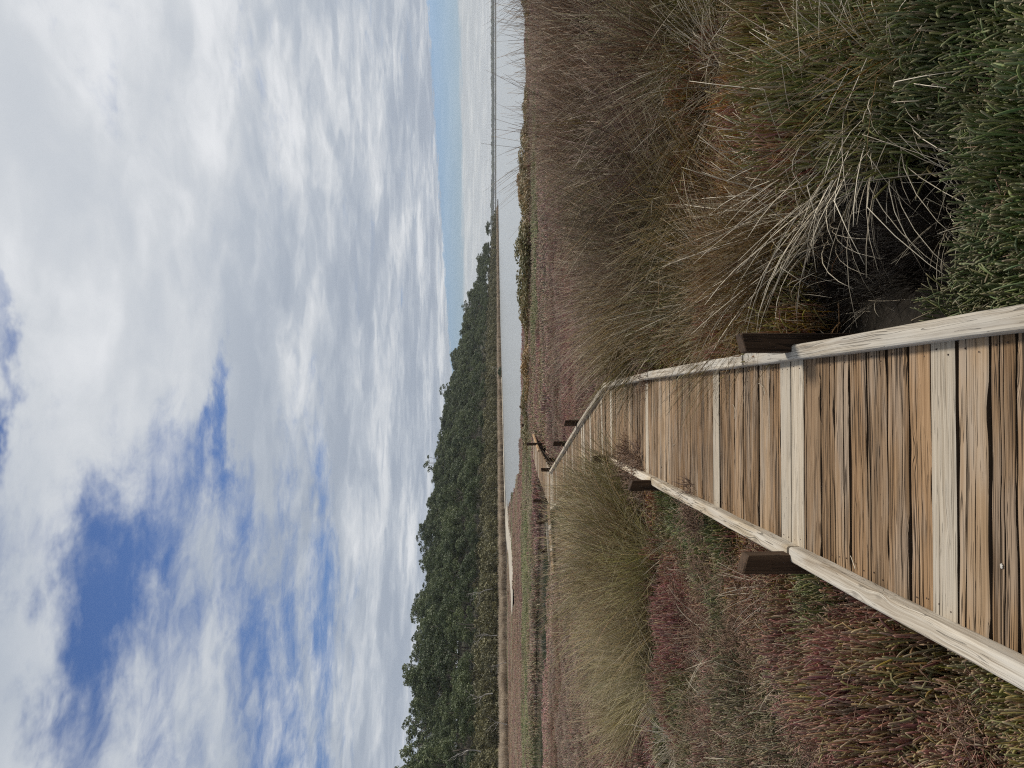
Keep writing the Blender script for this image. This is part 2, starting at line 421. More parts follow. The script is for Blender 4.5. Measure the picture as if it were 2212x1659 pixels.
def foliage(name, dark, mid, light, inst=False):
    def b(t, bs):
        oi = t.new('ShaderNodeObjectInfo'); r = oi.outputs['Random']
        rnd = t.attr('rnd')
        f = t.add(t.mul(rnd, 0.55), t.mul(r, 0.45))
        c = t.ramp(f, [(0.15, dark), (0.5, mid), (0.85, light)])
        t.put(bs.inputs['Base Color'], c); bs.inputs['Roughness'].default_value = 0.55
        bs.inputs['Specular IOR Level'].default_value = 0.3
        tr = t.new('ShaderNodeBsdfTranslucent'); t.put(tr.inputs[0], c)
        mx = t.new('ShaderNodeMixShader'); mx.inputs[0].default_value = 0.18
        out = [n for n in t.n if n.type == 'OUTPUT_MATERIAL'][0]
        t.l.new(bs.outputs[0], mx.inputs[1]); t.l.new(tr.outputs[0], mx.inputs[2]); t.l.new(mx.outputs[0], out.inputs[0])
    return material(name, b)
M_EUC = foliage('eucalypt_leaves', (0.052, 0.072, 0.032), (0.092, 0.118, 0.050), (0.15, 0.175, 0.075))
M_SCRUB = foliage('paperbark_leaves', (0.095, 0.090, 0.045), (0.15, 0.138, 0.068), (0.21, 0.19, 0.09))
M_SALT = foliage('saltbush_leaves', (0.12, 0.125, 0.055), (0.20, 0.165, 0.075), (0.34, 0.205, 0.085))
M_REED = foliage('dry_reeds', (0.30, 0.225, 0.155), (0.42, 0.33, 0.235), (0.52, 0.43, 0.32))
def _bark(t, bs):
    oc = t.new('ShaderNodeTexCoord').outputs['Object']
    n = t.noise(t.mapping(oc, (3, 3, 0.8)), 1.0, 4, 0.6)
    t.put(bs.inputs['Base Color'], t.ramp(n, [(0.3, (0.10, 0.08, 0.06)), (0.7, (0.26, 0.22, 0.18))])); bs.inputs['Roughness'].default_value = 0.9
M_BARK = material('grey_bark', _bark)
def _dead(t, bs):
    oc = t.new('ShaderNodeTexCoord').outputs['Object']
    n = t.noise(t.mapping(oc, (3, 3, 0.8)), 1.0, 4, 0.6)
    t.put(bs.inputs['Base Color'], t.ramp(n, [(0.3, (0.22, 0.20, 0.18)), (0.7, (0.42, 0.39, 0.36))])); bs.inputs['Roughness'].default_value = 0.9
M_DEAD = material('bleached_dead_wood', _dead)
# ------------------------------------------------------------------ layout of the place
WATER_Z = -0.42
LAKE = [(700, 40), (60, 44), (30, 45), (12, 47.5), (4, 50), (-3, 54), (-7.5, 60), (-10.5, 74), (-14, 90), (-18, 106), (-21, 124), (-24, 146),
        (-26, 160), (-22, 174), (-11, 208), (6, 271), (27, 343), (70, 452), (127, 577), (141, 603), (200, 1100), (330, 3300), (5000, 3300), (5000, 40)]
CREEK = [(-5.6, 30.0), (-8.5, 32.2), (-12, 33.8), (-17, 35.0), (-24, 37.5)]
PAN = [(-23.5, 136), (-22.0, 116), (-21.0, 98), (-20.8, 79)]
FOOT = [(-210, 30), (-120, 72), (-72, 98), (-48, 116), (-37, 148), (-28, 178), (-15, 212), (3, 275), (24, 347), (67, 457), (122, 578), (137, 601)]
INL = np.array([-0.883, 0.47])

def ground_z(x, y):
    x = np.asarray(x, float); y = np.asarray(y, float)
    z = -0.37 + 0.05 * (fbm(x * 0.6, y * 0.6, 3) - 0.5)
    dl = seg_dist(x, y, LAKE)
    ins = inside(x, y, LAKE)
    z = z - np.where(ins, 0.9 * sstep(dl, 0.0, 1.2 + 0.01 * np.hypot(x, y)), 0)
    z = z - 0.35 * sstep(seg_dist(x, y, CREEK), 3.6, 2.4) + 0.03 * sstep(seg_dist(x, y, CREEK), 8.0, 5.0)
    z = z - 0.13 * sstep(np.hypot((x - 0.66) / 0.56, (y - 3.95) / 0.95), 1.0, 0.75) - 0.24 * sstep(np.hypot((x - 0.34) / 0.13, (y - 3.45) / 0.26), 1.0, 0.7)
    return z

# ground sheet: rings out to the horizon
NR, NA = 170, 900
rr = 0.25 * (4200 / 0.25) ** (np.arange(NR) / (NR - 1))
aa = np.linspace(0, 2 * math.pi, NA, endpoint=False)
gx = (rr[:, None] * np.sin(aa)); gy = (rr[:, None] * np.cos(aa))
gz = ground_z(gx, gy)
gv = np.concatenate([np.stack([gx, gy, gz], -1).reshape(-1, 3), [[0, 0, -0.37]]])
ix = np.arange(NR * NA).reshape(NR, NA)
gq = np.stack([ix[:-1], ix[1:], np.roll(ix, -1, 1)[1:], np.roll(ix, -1, 1)[:-1]], -1).reshape(-1, 4)
gt = np.stack([np.full(NA, NR * NA), ix[0], np.roll(ix[0], -1)], -1)
tag(link('ground', mesh_np('ground', gv, [gq, gt], M_MUD)), 'dark muddy marsh ground under the samphire and the boardwalk', 'ground', kind='structure')
def sheet(name, pts, z, mat):
    v = [(x, y, z) for x, y in pts]
    me = bpy.data.meshes.new(name); me.from_pydata(v, [], [list(range(len(v)))]); me.materials.append(mat)
    return link(name, me)
tag(sheet('lake', [(-400, 42), (4250, 42), (4250, 4250), (-400, 4250)], WATER_Z, M_LAKE), 'wide pale grey lake reaching to the far shore', 'lake', kind='structure')
tag(sheet('creek', [(-30, 26), (-4, 26), (-4, 41), (-30, 41)], -0.37, M_CREEK), 'narrow dark creek winding through the marsh on the left', 'creek', kind='structure')
tag(sheet('tidal_pool', [(0.1, 2.9), (0.7, 2.9), (0.7, 4.1), (0.1, 4.1)], -0.62, M_POOL), 'small still pool beside the near boardwalk kerb', 'pool', kind='structure')

# pale sand flat: uneven low bank
def sand_patch(name, line, halfw, z, seed, label):
    L = np.array(line, float); seg = np.linalg.norm(np.diff(L, axis=0), axis=1); cum = np.concatenate([[0], np.cumsum(seg)])
    n, m = 60, 9
    s = np.linspace(0, cum[-1], n)
    cx = np.interp(s, cum, L[:, 0]); cy = np.interp(s, cum, L[:, 1])
    tx, ty = np.gradient(cx), np.gradient(cy); l = np.hypot(tx, ty); nx, ny = -ty / l, tx / l
    wv = halfw * np.clip(-0.25 + 2.3 * fbm(s * 0.30, s * 0 + seed, seed), .12, 1.5) * np.sqrt(np.clip(np.minimum(s, cum[-1] - s) / 4, 0.02, 1))
    k = np.linspace(-1, 1, m)
    x = cx[:, None] + nx[:, None] * wv[:, None] * k; y = cy[:, None] + ny[:, None] * wv[:, None] * k
    zz = z + 0.12 * (1 - k ** 2)[None, :] + 0.06 * (fbm(x * .7, y * .7, seed) - .5) - 0.12
    i = np.arange(n * m).reshape(n, m)
    f = np.stack([i[:-1, :-1], i[1:, :-1], i[1:, 1:], i[:-1, 1:]], -1).reshape(-1, 4)
    return tag(link(name, mesh_np(name, np.stack([x, y, zz], -1), f, M_SAND)), label, 'sand', kind='structure')
sand_patch('sand_flat', PAN, 3.4, -0.04, 5, 'white salt flat at the narrow end of the lake')
sand_patch('sand_beach', [(-25.5, 158), (-21, 176), (-10, 210), (2, 250)], 1.6, -0.22, 9, 'thin pale beach at the foot of the wooded hill')

# hill behind the lake
FP = np.array(FOOT, float); fcum = np.concatenate([[0], np.cumsum(np.linalg.norm(np.diff(FP, axis=0), axis=1))])
def foot(s): return np.stack([np.interp(s, fcum, FP[:, 0]), np.interp(s, fcum, FP[:, 1])], -1)
HS = [0, 120, 175, 205, 240, 275, 310, 375, 450, 570, 660, 700, fcum[-1]]
HH = [5, 6, 7.2, 9.2, 11.8, 13, 14.5, 17.5, 20, 19, 10, 4.0, 0.6]
def hill_z(s, d):
    H = np.interp(s, HS, HH)
    return -0.5 + H * sstep(d, 1, 80) + 0.8 * sstep(d, 0, 6)
ns, nd = 160, 24
s_ = np.linspace(0, fcum[-1], ns); d_ = np.concatenate([[-1.5], np.linspace(0, 260, nd - 1)])
S_, D_ = np.meshgrid(s_, d_, indexing='ij')
F_ = foot(S_.ravel()); hx = F_ + INL * D_.ravel()[:, None]
hz = np.where(D_.ravel() < 0, -0.8, hill_z(S_.ravel(), D_.ravel())) + 1.2 * (fbm(hx[:, 0] * .05, hx[:, 1] * .05, 8) - .5) * sstep(D_.ravel(), 5, 30)
i = np.arange(ns * nd).reshape(ns, nd)
f = np.stack([i[:-1, :-1], i[1:, :-1], i[1:, 1:], i[:-1, 1:]], -1).reshape(-1, 4)
tag(link('hill', mesh_np('hill', np.column_stack([hx, hz]), f[:, ::-1], M_HILL)), 'low wooded hill rising from the left end of the lake', 'hill', kind='structure')

# far shore: a low strip of land
nx_ = 200
fx = np.linspace(250, 2700, nx_); fy = 2950 + 160 * (fbm(fx * .002, fx * 0, 4) - .5)
rows = [(0, -0.6), (30, 1.5), (220, 6.0), (600, 6.0)]
v = np.concatenate([np.column_stack([fx, fy + o, np.full(nx_, h) + (0 if h < 0 else 1.0) * (fbm(fx * .01, fx * 0 + o, 2) - .5)]) for o, h in rows])
i = np.arange(4 * nx_).reshape(4, nx_)
f = np.stack([i[:-1, :-1], i[:-1, 1:], i[1:, 1:], i[1:, :-1]], -1).reshape(-1, 4)
tag(link('far_shore', mesh_np('far_shore', v, f, M_HILL)), 'low far shore of the lake along the horizon', 'shore', kind='structure')

# ------------------------------------------------------------------ boardwalk
HALF = 0.552
def smooth_path(pts, step=0.05, rad=0.7):
    P0 = np.array(pts, float); c = np.concatenate([[0], np.cumsum(np.linalg.norm(np.diff(P0[:, :2], axis=0), axis=1))])
    s = np.arange(0, c[-1], step)
    q = np.stack([np.interp(s, c, P0[:, k]) for k in range(3)], -1)
    k = int(rad / step); ker = np.ones(2 * k + 1) / (2 * k + 1)
    qp = np.concatenate([2 * q[0] - q[1:k + 1][::-1], q, 2 * q[-1] - q[-k - 1:-1][::-1]])
    return s, np.stack([np.convolve(qp[:, j], ker, 'valid') for j in range(3)], -1)
def frame(path, s):
    ss, q = path
    p = np.array([np.interp(s, ss, q[:, k]) for k in range(3)])
    a = np.array([np.interp(s + .1, ss, q[:, k]) - np.interp(s - .1, ss, q[:, k]) for k in range(2)]); a /= np.hypot(*a) + 1e-9
    return p, a, np.array([a[1], -a[0]])          # point, forward, right
MAIN = smooth_path([(-0.275, -1.0, 0), (-0.33, 2.34, 0), (-0.50, 10.75, 0), (-1.22, 14.1, 0), (-3.10, 22.3, 0), (-3.05, 25, 0), (-2.95, 29, 0), (-2.6, 33.5, -0.02)], rad=0.25)
SPUR = smooth_path([(-3.62, 23.55, 0.0), (-4.3, 23.4, -0.02), (-6.4, 22.9, -0.14)], rad=0.3)
walk = link('boardwalk', None)
tag(walk, 'weathered timber boardwalk with pale kerbs running through the marsh', 'boardwalk')

def plank_mesh(c, mat, thick=0.042, rough=1.0, nl=9, grooves=3):
    """c: four corners (near-left, near-right, far-right, far-left) in a frame whose X runs along the plank; real splits cut into the top"""
    es = sorted(random.uniform(.10, .90) for _ in range(grooves))
    es = [e for k, e in enumerate(es) if k == 0 or e - es[k - 1] > .075]
    gv = [dict(e=e, d=random.uniform(.008, .020), w=random.uniform(.007, .022), p=[random.uniform(0, 9) for _ in range(4)]) for e in es]
    vs = []; n = nl + 1
    ph = [random.uniform(0, 9) for _ in range(6)]
    lev = [random.uniform(-.002, .002) * rough for _ in range(len(gv) + 1)]
    for j in range(n):
        u = j / nl
        wob0 = (0.0025 * math.sin(u * 7 + ph[0]) + 0.002 * math.sin(u * 17 + ph[1])) * rough
        wob1 = (0.0025 * math.sin(u * 6 + ph[2]) + 0.002 * math.sin(u * 19 + ph[3])) * rough
        bite = 0.010 * rough * max(0.0, math.sin(u * 9 + ph[5]) - .75) * 4
        wob0 += bite
        near = c[0] * (1 - u) + c[1] * u; far = c[3] * (1 - u) + c[2] * u
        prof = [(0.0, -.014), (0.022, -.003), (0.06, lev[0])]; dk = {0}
        for q, g in enumerate(gv):
            e = g['e'] + .018 * math.sin(u * 5 + ph[4]) + .008 * math.sin(u * 13 + g['p'][1])
            a = max(0.0, .40 + .6 * math.sin(u * 4 + g['p'][2]) + .4 * math.sin(u * 13 + g['p'][3])); a = min(a, 1.0)
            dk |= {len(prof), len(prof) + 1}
            prof += [(e - g['w'] * (.06 + .94 * a), lev[q]), (e, (lev[q] + lev[q + 1]) / 2 - g['d'] * a), (e + g['w'] * (.06 + .94 * a), lev[q + 1])]
        prof += [(0.94, lev[-1]), (0.975, -.003), (1.0, -.012)]
        cup = 0.003 * math.sin(u * 3 + ph[4])
        for e, z in prof:
            ee = e + (wob0 * (1 - e) - wob1 * e) / 0.16
            p = near * (1 - ee) + far * ee
            vs.append((p[0], p[1], z + cup * rough))
        for e in (1.0, 0.0):
            p = near * (1 - e) + far * e
            vs.append((p[0], p[1], -thick))
    R = len(prof) + 2
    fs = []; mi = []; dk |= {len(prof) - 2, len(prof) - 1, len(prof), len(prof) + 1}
    for j in range(n - 1):
        for k in range(R):
            a, b = j * R + k, j * R + (k + 1) % R
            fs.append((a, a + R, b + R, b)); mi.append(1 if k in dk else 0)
    fs.append(tuple(range(R))); fs.append(tuple(range((n - 1) * R + R - 1, (n - 1) * R - 1, -1)))
    me = bpy.data.meshes.new('plank'); me.from_pydata(vs, [], fs); me.materials.append(mat); me.materials.append(M_GAP_SHADE)
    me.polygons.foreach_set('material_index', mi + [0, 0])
    return me
# pale replacement planks: distance ahead of the viewer at which each starts
PALE = [2.66, 4.00, 4.16, 5.52, 8.12, 10.65, 11.5, 13.0, 13.9, 14.2, 16.1, 17.3, 18.2, 20.4]
def nail_mesh():
    n = 7; vs = [(0.0038 * math.cos(k * 6.283 / n), 0.0038 * math.sin(k * 6.283 / n), 0.0) for k in range(n)] + [(0.003 * math.cos(k * 6.283 / n), 0.003 * math.sin(k * 6.283 / n), 0.0014) for k in range(n)]
    me = bpy.data.meshes.new('nail'); me.from_pydata(vs, [], [(k, (k + 1) % n, n + (k + 1) % n, n + k) for k in range(n)] + [tuple(range(n, 2 * n))]); me.materials.append(M_NAIL); return me
NAIL = nail_mesh()
def lay(path, s0, s1, edges=None, pale=True):
    s = s0; k = 0
    while s < s1:
        wd = random.uniform(0.150, 0.170) if edges is None or k >= len(edges) else edges[k]
        gap = random.choice([0.003, 0.005, 0.007, 0.012]); k += 1
        p0, a0, r0 = frame(path, s + gap); p1, a1, r1 = frame(path, s + wd)
        hl, hr = HALF + random.uniform(-.012, .010), HALF + random.uniform(-.012, .010)
        cor = [p0[:2] - r0 * hl, p0[:2] + r0 * hr, p1[:2] + r1 * hr, p1[:2] - r1 * hl]
        mid, am, rm = frame(path, s + wd / 2)
        R = np.array([[rm[0], rm[1]], [am[0], am[1]]])
        loc = [R @ (q - mid[:2]) for q in cor]
        y = mid[1]
        isp = pale and any(abs((y - wd / 2) - v) < 0.085 for v in PALE)
        if path is SPUR or y > 21.5: isp = random.random() < 0.2
        near = y < 9
        me = plank_mesh(loc, M_NEW if isp else random.choice((M_OLD[0], M_OLD[2], M_OLD[0], M_OLD[2], M_OLD[2], M_OLD[1])), rough=0.25 if isp else 1.0, nl=26 if near else 8, grooves=(1 if near and random.random() < .5 else 0) if isp else (random.choice((3, 4, 6, 8, 9)) if near else 3))
        o = link('plank', me, walk, (mid[0], mid[1], mid[2] + random.uniform(-.003, .003) + (0.003 if isp else 0)), (0, random.uniform(-.002, .002), math.atan2(rm[1], rm[0])))
        if y < 9:
            for sx in (-1, 1):
                for q in (0.28, 0.72):
                    link('nail', NAIL, o, (sx * random.uniform(0.44, 0.47), (q - .5) * wd, 0.0005))
        s += wd
# plank edges read along the near stretch, then an even run
y_edges = [1.70, 1.86, 2.02, 2.18, 2.343, 2.473, 2.645, 2.81, 2.963, 3.128, 3.30, 3.466, 3.619, 3.772, 3.98, 4.155, 4.314, 4.49, 4.67, 4.82, 4.97, 5.15, 5.32, 5.49, 5.65]
lay(MAIN, 1.70 + 1.0, 34.3, [b - a for a, b in zip(y_edges[:-1], y_edges[1:])])
lay(SPUR, 0.02, 1.95)

def rail(path, s0, s1, off, mat, h=0.067, wdt=0.077, z0=0.001, seed=0, drop=0.0):
    """a kerb: chamfered beam along the path, off metres to the right of its centre line (inner or outer by sign)"""
    n = max(4, int((s1 - s0) / 0.35)); rnd = random.Random(seed)
    p_mid, a_mid, r_mid = frame(path, (s0 + s1) / 2)
    c0 = np.array([p_mid[0] + r_mid[0] * off, p_mid[1] + r_mid[1] * off])
    ang = math.atan2(a_mid[1], a_mid[0]); ca, sa = math.cos(-ang), math.sin(-ang)
    b = 0.011; prof = [(-wdt / 2, 0), (-wdt / 2, h - b), (-wdt / 2 + b * .35, h - b * .35), (-wdt / 2 + b, h), (wdt / 2 - b, h), (wdt / 2 - b * .35, h - b * .35), (wdt / 2, h - b), (wdt / 2, 0)]
    vs = []
    pa, _, ra = frame(path, s0); pb, _, rb = frame(path, s1)
    ea = np.append(pa[:2] + ra * off, pa[2]); eb = np.append(pb[:2] + rb * off, pb[2])
    c0 = (ea[:2] + eb[:2]) / 2; a = (eb - ea)[:2] / np.hypot(*(eb - ea)[:2]); r = np.array([a[1], -a[0]])
    ang = math.atan2(a[1], a[0]); ca, sa = math.cos(-ang), math.sin(-ang)
    for j in range(n + 1):
        p = ea + (eb - ea) * j / n
        jit = rnd.uniform(-.0022, .0022); jz = rnd.uniform(-.0018, .0018)
        for dx_, dz_ in prof:
            end = 0.006 if j in (0, n) and dz_ > h * .5 else 0
            x = p[0] + r[0] * (dx_ + jit); y = p[1] + r[1] * (dx_ + jit)
            sgn = 1 if j == 0 else -1
            x += a[0] * end * sgn; y += a[1] * end * sgn
            lx, ly = x - c0[0], y - c0[1]
            vs.append((lx * ca - ly * sa, lx * sa + ly * ca, p[2] - p_mid[2] + z0 + dz_ + jz * (dz_ > 0)))
    R = len(prof); fs = []
    for j in range(n):
        for k in range(R):
            a_, b_ = j * R + k, j * R + (k + 1) % R
            fs.append((a_, b_, b_ + R, a_ + R))
    fs.append(tuple(range(R - 1, -1, -1))); fs.append(tuple(range(n * R, n * R + R)))
    me = bpy.data.meshes.new('kerb_rail'); me.from_pydata(vs, [], fs); me.materials.append(mat)
    return link('kerb_rail', me, walk, (c0[0], c0[1], p_mid[2]), (0, 0, ang))
KO = 0.528
def s_at_y(y):
    return float(np.interp(y, MAIN[1][:, 1], MAIN[0]))
for y0, y1, side, mat, sd in [(0.6, 4.75, 1, M_KERB, 1), (4.765, 7.75, 1, M_KERB, 2), (7.765, 10.95, 1, M_KERB2, 3), (0.6, 4.03, -1, M_KERB, 4), (4.045, 7.62, -1, M_KERB2, 5), (7.635, 10.6, -1, M_KERB2, 6),
                              (10.965, 14.6, 1, M_NEW, 7), (14.615, 17.2, 1, M_NEW, 8), (17.215, 19.85, 1, M_NEW, 9), (19.865, 22.2, 1, M_KERB2, 10),
                              (10.615, 14.3, -1, M_KERB2, 11), (14.315, 18.2, -1, M_KERB2, 12), (18.215, 21.9, -1, M_NEW, 13), (28.2, 32.6, 1, M_KERBO, 14)]:
    rail(MAIN, s_at_y(y0), s_at_y(y1), side * KO, mat, seed=sd)
rail(SPUR, 0.55, 1.75, KO, M_KERB, seed=20)

def post(x, y, ztop, rz=0.0, wd=0.1, zbot=-0.6, slope=0.02):
    h = wd / 2; b = 0.006
    ring = [(-h + b, -h), (h - b, -h), (h, -h + b), (h, h - b), (h - b, h), (-h + b, h), (-h, h - b), (-h, -h + b)]
    vs = []
    nlev = 5
    for j in range(nlev):
        for (a, c) in ring:
            k = j / (nlev - 1)
            zz = zbot + (ztop - zbot) * k + (slope * (-a / h) if j == nlev - 1 else 0)
            vs.append((a + random.uniform(-.0015, .0015), c + random.uniform(-.0015, .0015), zz))
    for (a, c) in ring: vs.append((a * .88, c * .88, ztop + 0.006 + slope * (-a / h)))
    fs = []
    for j in range(nlev):
        for k in range(8):
            fs.append((j * 8 + k, j * 8 + (k + 1) % 8, (j + 1) * 8 + (k + 1) % 8, (j + 1) * 8 + k))
    fs.append(tuple(range(nlev * 8, nlev * 8 + 8)))
    # grain of a post runs upright: build lying down, then stand it up
    me = bpy.data.meshes.new('post'); me.from_pydata([(z, a, c) for a, c, z in vs], [], fs); me.materials.append(M_POST)
    o = link('post', me, walk)
    o.matrix_world = Matrix.Translation((x, y, 0)) @ Matrix.Rotation(rz, 4, 'Z') @ Matrix(((0, 1, 0, 0), (0, 0, 1, 0), (1, 0, 0, 0), (0, 0, 0, 1)))
    return o
for x, y, zt, rz, sl in [(0.214, 4.03, 0.312, 0.02, -0.012), (-0.940, 4.04, 0.30, 0.0, 0.014), (-1.005, 7.65, 0.265, 0.01, 0.015), (-1.03, 10.55, 0.28, 0.03, 0.01),
                         (-0.745, 14.68, 0.29, 0.2, 0.012), (-1.335, 17.25, 0.315, 0.22, 0.01), (-1.955, 19.95, 0.295, 0.2, 0.0), (-2.46, 22.15, 0.30, 0.2, 0.0),
                         (-2.30, 29.6, 0.42, -0.05, 0.0), (-4.30, 24.05, 0.345, 0.1, 0.0), (-5.15, 23.85, 0.23, 0.1, 0.0), (-3.68, 24.35, 0.42, 0.1, 0.01)]:
    post(x, y, zt, rz, slope=sl)
# bearers under the deck
def bearer(path, s0, s1, off):
    n = max(2, int((s1 - s0) / 0.8)); vs = []
    for j in range(n + 1):
        p, a, r = frame(path, s0 + (s1 - s0) * j / n)
        for dx_, z in ((-.035, -.20), (.035, -.20), (.035, -.0445), (-.035, -.0445)):
            vs.append((p[0] + r[0] * (off + dx_), p[1] + r[1] * (off + dx_), p[2] + z))
    fs = [(j * 4 + k, j * 4 + (k + 1) % 4, j * 4 + 4 + (k + 1) % 4, j * 4 + 4 + k) for j in range(n) for k in range(4)] + [(3, 2, 1, 0), (n * 4, n * 4 + 1, n * 4 + 2, n * 4 + 3)]
    me = bpy.data.meshes.new('bearer'); me.from_pydata(vs, [], fs); me.materials.append(M_POST); link('bearer', me, walk)
for sgn in (-1, 1):
    bearer(MAIN, 2.7, 34.0, sgn * 0.40); bearer(SPUR, 0.05, 1.9, sgn * 0.40)

POST_XY = [(-0.940, 4.04), (-1.005, 7.65), (-0.745, 14.68), (-1.335, 17.25), (-1.955, 19.95), (-2.46, 22.15), (-2.30, 29.6), (-4.30, 24.05), (-5.15, 23.85)]
WALK_LINE = [tuple(q[:2]) for q in MAIN[1][::10]]
SPUR_LINE = [tuple(q[:2]) for q in SPUR[1][::10]]
def walk_dist(x, y): return np.minimum(seg_dist(x, y, WALK_LINE), seg_dist(x, y, SPUR_LINE))

# ------------------------------------------------------------------ scatter by geometry nodes, only for ground cover nobody could count
def pool(name, meshes):
    c = bpy.data.collections.new(name)
    for k, me in enumerate(meshes): c.objects.link(bpy.data.objects.new('%s_%02d' % (name, k), me))
    return c
def scatter(name, pts, rot, scl, idx, tint, coll, label, cat):
    me = bpy.data.meshes.new(name); me.vertices.add(len(pts)); me.vertices.foreach_set('co', np.asarray(pts, np.float32).ravel())
    def at(n, typ, val, key):
        a = me.attributes.new(n, typ, 'POINT'); a.data.foreach_set(key, val)
    at('rot', 'FLOAT_VECTOR', np.asarray(rot, np.float32).ravel(), 'vector')
    at('scl', 'FLOAT_VECTOR', np.asarray(scl, np.float32).ravel(), 'vector')
    at('idx', 'INT', np.asarray(idx, np.int32).ravel(), 'value')
    tc = np.concatenate([np.asarray(tint, np.float32), np.ones((len(pts), 1), np.float32)], 1)
    at('tint', 'FLOAT_COLOR', tc.ravel(), 'color')
    o = link(name, me)
    g = bpy.data.node_groups.new(name, 'GeometryNodeTree')
    g.interface.new_socket('Geometry', in_out='INPUT', socket_type='NodeSocketGeometry')
    g.interface.new_socket('Geometry', in_out='OUTPUT', socket_type='NodeSocketGeometry')
    gi, go = g.nodes.new('NodeGroupInput'), g.nodes.new('NodeGroupOutput')
    ci = g.nodes.new('GeometryNodeCollectionInfo'); ci.inputs['Collection'].default_value = coll; ci.inputs['Separate Children'].default_value = True; ci.inputs['Reset Children'].default_value = True
    ip = g.nodes.new('GeometryNodeInstanceOnPoints'); ip.inputs['Pick Instance'].default_value = True
    def na(n, typ):
        q = g.nodes.new('GeometryNodeInputNamedAttribute'); q.data_type = typ; q.inputs['Name'].default_value = n
        return [s for s in q.outputs if s.enabled and s.name == 'Attribute'][0]
    L = g.links.new
    L(gi.outputs[0], ip.inputs['Points']); L(ci.outputs[0], ip.inputs['Instance'])
    L(na('idx', 'INT'), ip.inputs['Instance Index']); L(na('rot', 'FLOAT_VECTOR'), ip.inputs['Rotation']); L(na('scl', 'FLOAT_VECTOR'), ip.inputs['Scale'])
    L(ip.outputs[0], go.inputs[0])
    md = o.modifiers.new('scatter', 'NODES'); md.node_group = g
    return tag(o, label, cat, kind='stuff')

# ---- samphire clumps: upright jointed succulent fingers
def samphire_clump(seed, n, rad, hgt, r_stem, rings=7, sides=5, tall=0.07, wild=0.0):
    r = np.random.default_rng(seed)
    a = r.uniform(0, 2 * math.pi, n); d = rad * np.sqrt(r.uniform(0, 1, n))
    bx, by = d * np.cos(a), d * np.sin(a)
    dome = hgt * (1 - 0.30 * (d / rad) ** 2) * r.uniform(0.68, 1.08, n)
    L = np.minimum(dome * 0.95, r.uniform(0.7, 1.7, n) * tall)
    lean = r.normal(0, 0.17 + .4 * wild, n) + 0.30 * d / rad; az = a + r.normal(0, 0.9, n)
    bend = r.normal(-0.15, 0.35 + .7 * wild, n)
    t = np.append(np.linspace(0, .94, rings - 1), 1.0)[None, :]
    th = lean[:, None] + bend[:, None] * t
    step = L[:, None] * np.diff(t, axis=1, prepend=0.0)
    hx_ = np.cumsum(np.sin(th) * step, 1); hz_ = np.cumsum(np.cos(th) * step, 1)
    pts = np.stack([bx[:, None] + hx_ * np.cos(az)[:, None], by[:, None] + hx_ * np.sin(az)[:, None], (dome - L)[:, None] + hz_], -1)
    rr_ = r_stem * r.uniform(0.7, 1.25, n)[:, None] * (1 + 0.10 * np.cos(np.arange(rings) * math.pi))[None, :] * np.where(t > 0.99, 0.45, np.where(t < 0.01, 0.7, 1.0))
    v, f = tubes(pts, rr_, sides)
    al = np.repeat(np.broadcast_to(t, (n, rings)).ravel(), sides); rn = np.repeat(r.uniform(0, 1, n), rings * sides)
    # woody stalks below
    m = n // 4; ii = r.integers(0, n, m)
    w0 = np.stack([bx[ii] * .55, by[ii] * .55, np.full(m, 0.0)], -1); w1 = pts[ii, 0]
    tt = np.linspace(0, 1, 3)[None, :, None]
    wp = w0[:, None] * (1 - tt) + w1[:, None] * tt + r.normal(0, .012, (m, 3, 3)) * np.array([0, 1, 0])[None, :, None]
    v2, f2 = tubes(wp, np.full((m, 3), r_stem * .45), 3, cap=False)
    v = np.concatenate([v, v2]); f = f + [q + (len(v) - len(v2)) for q in f2]
    al = np.concatenate([al, np.full(len(v2), .3)]); rn = np.concatenate([rn, np.repeat(r.uniform(.2, .7, m), 9)])
    return mesh_np('samphire', v, f, M_SAMPH, {'along': al, 'rnd': rn})
S_NEAR = pool('samphire_near', [samphire_clump(100 + k, 120 if k < 5 else 95, 0.15, (0.25, 0.25, 0.27, 0.23, 0.25, 0.27, 0.29)[k], 0.0039, 7, 5, (0.07, 0.07, .075, .065, .08, .12, .13)[k], 0.0 if k < 4 else (.35, .7, .9)[k - 4]) for k in range(7)] + [samphire_clump(110 + k, 105, 0.16, (.30, .33, .31)[k], 0.0029, 8, 5, (.10, .13, .12)[k], (.25, .5, .8)[k]) for k in range(3)])
S_MID = pool('samphire_mid', [samphire_clump(200 + k, 150, 0.30, 0.27, 0.0055, 4, 3, 0.10) for k in range(6)])
S_FAR = pool('samphire_far', [samphire_clump(300 + k, 180, 0.85, 0.30, 0.016, 3, 3, 0.16) for k in range(5)])

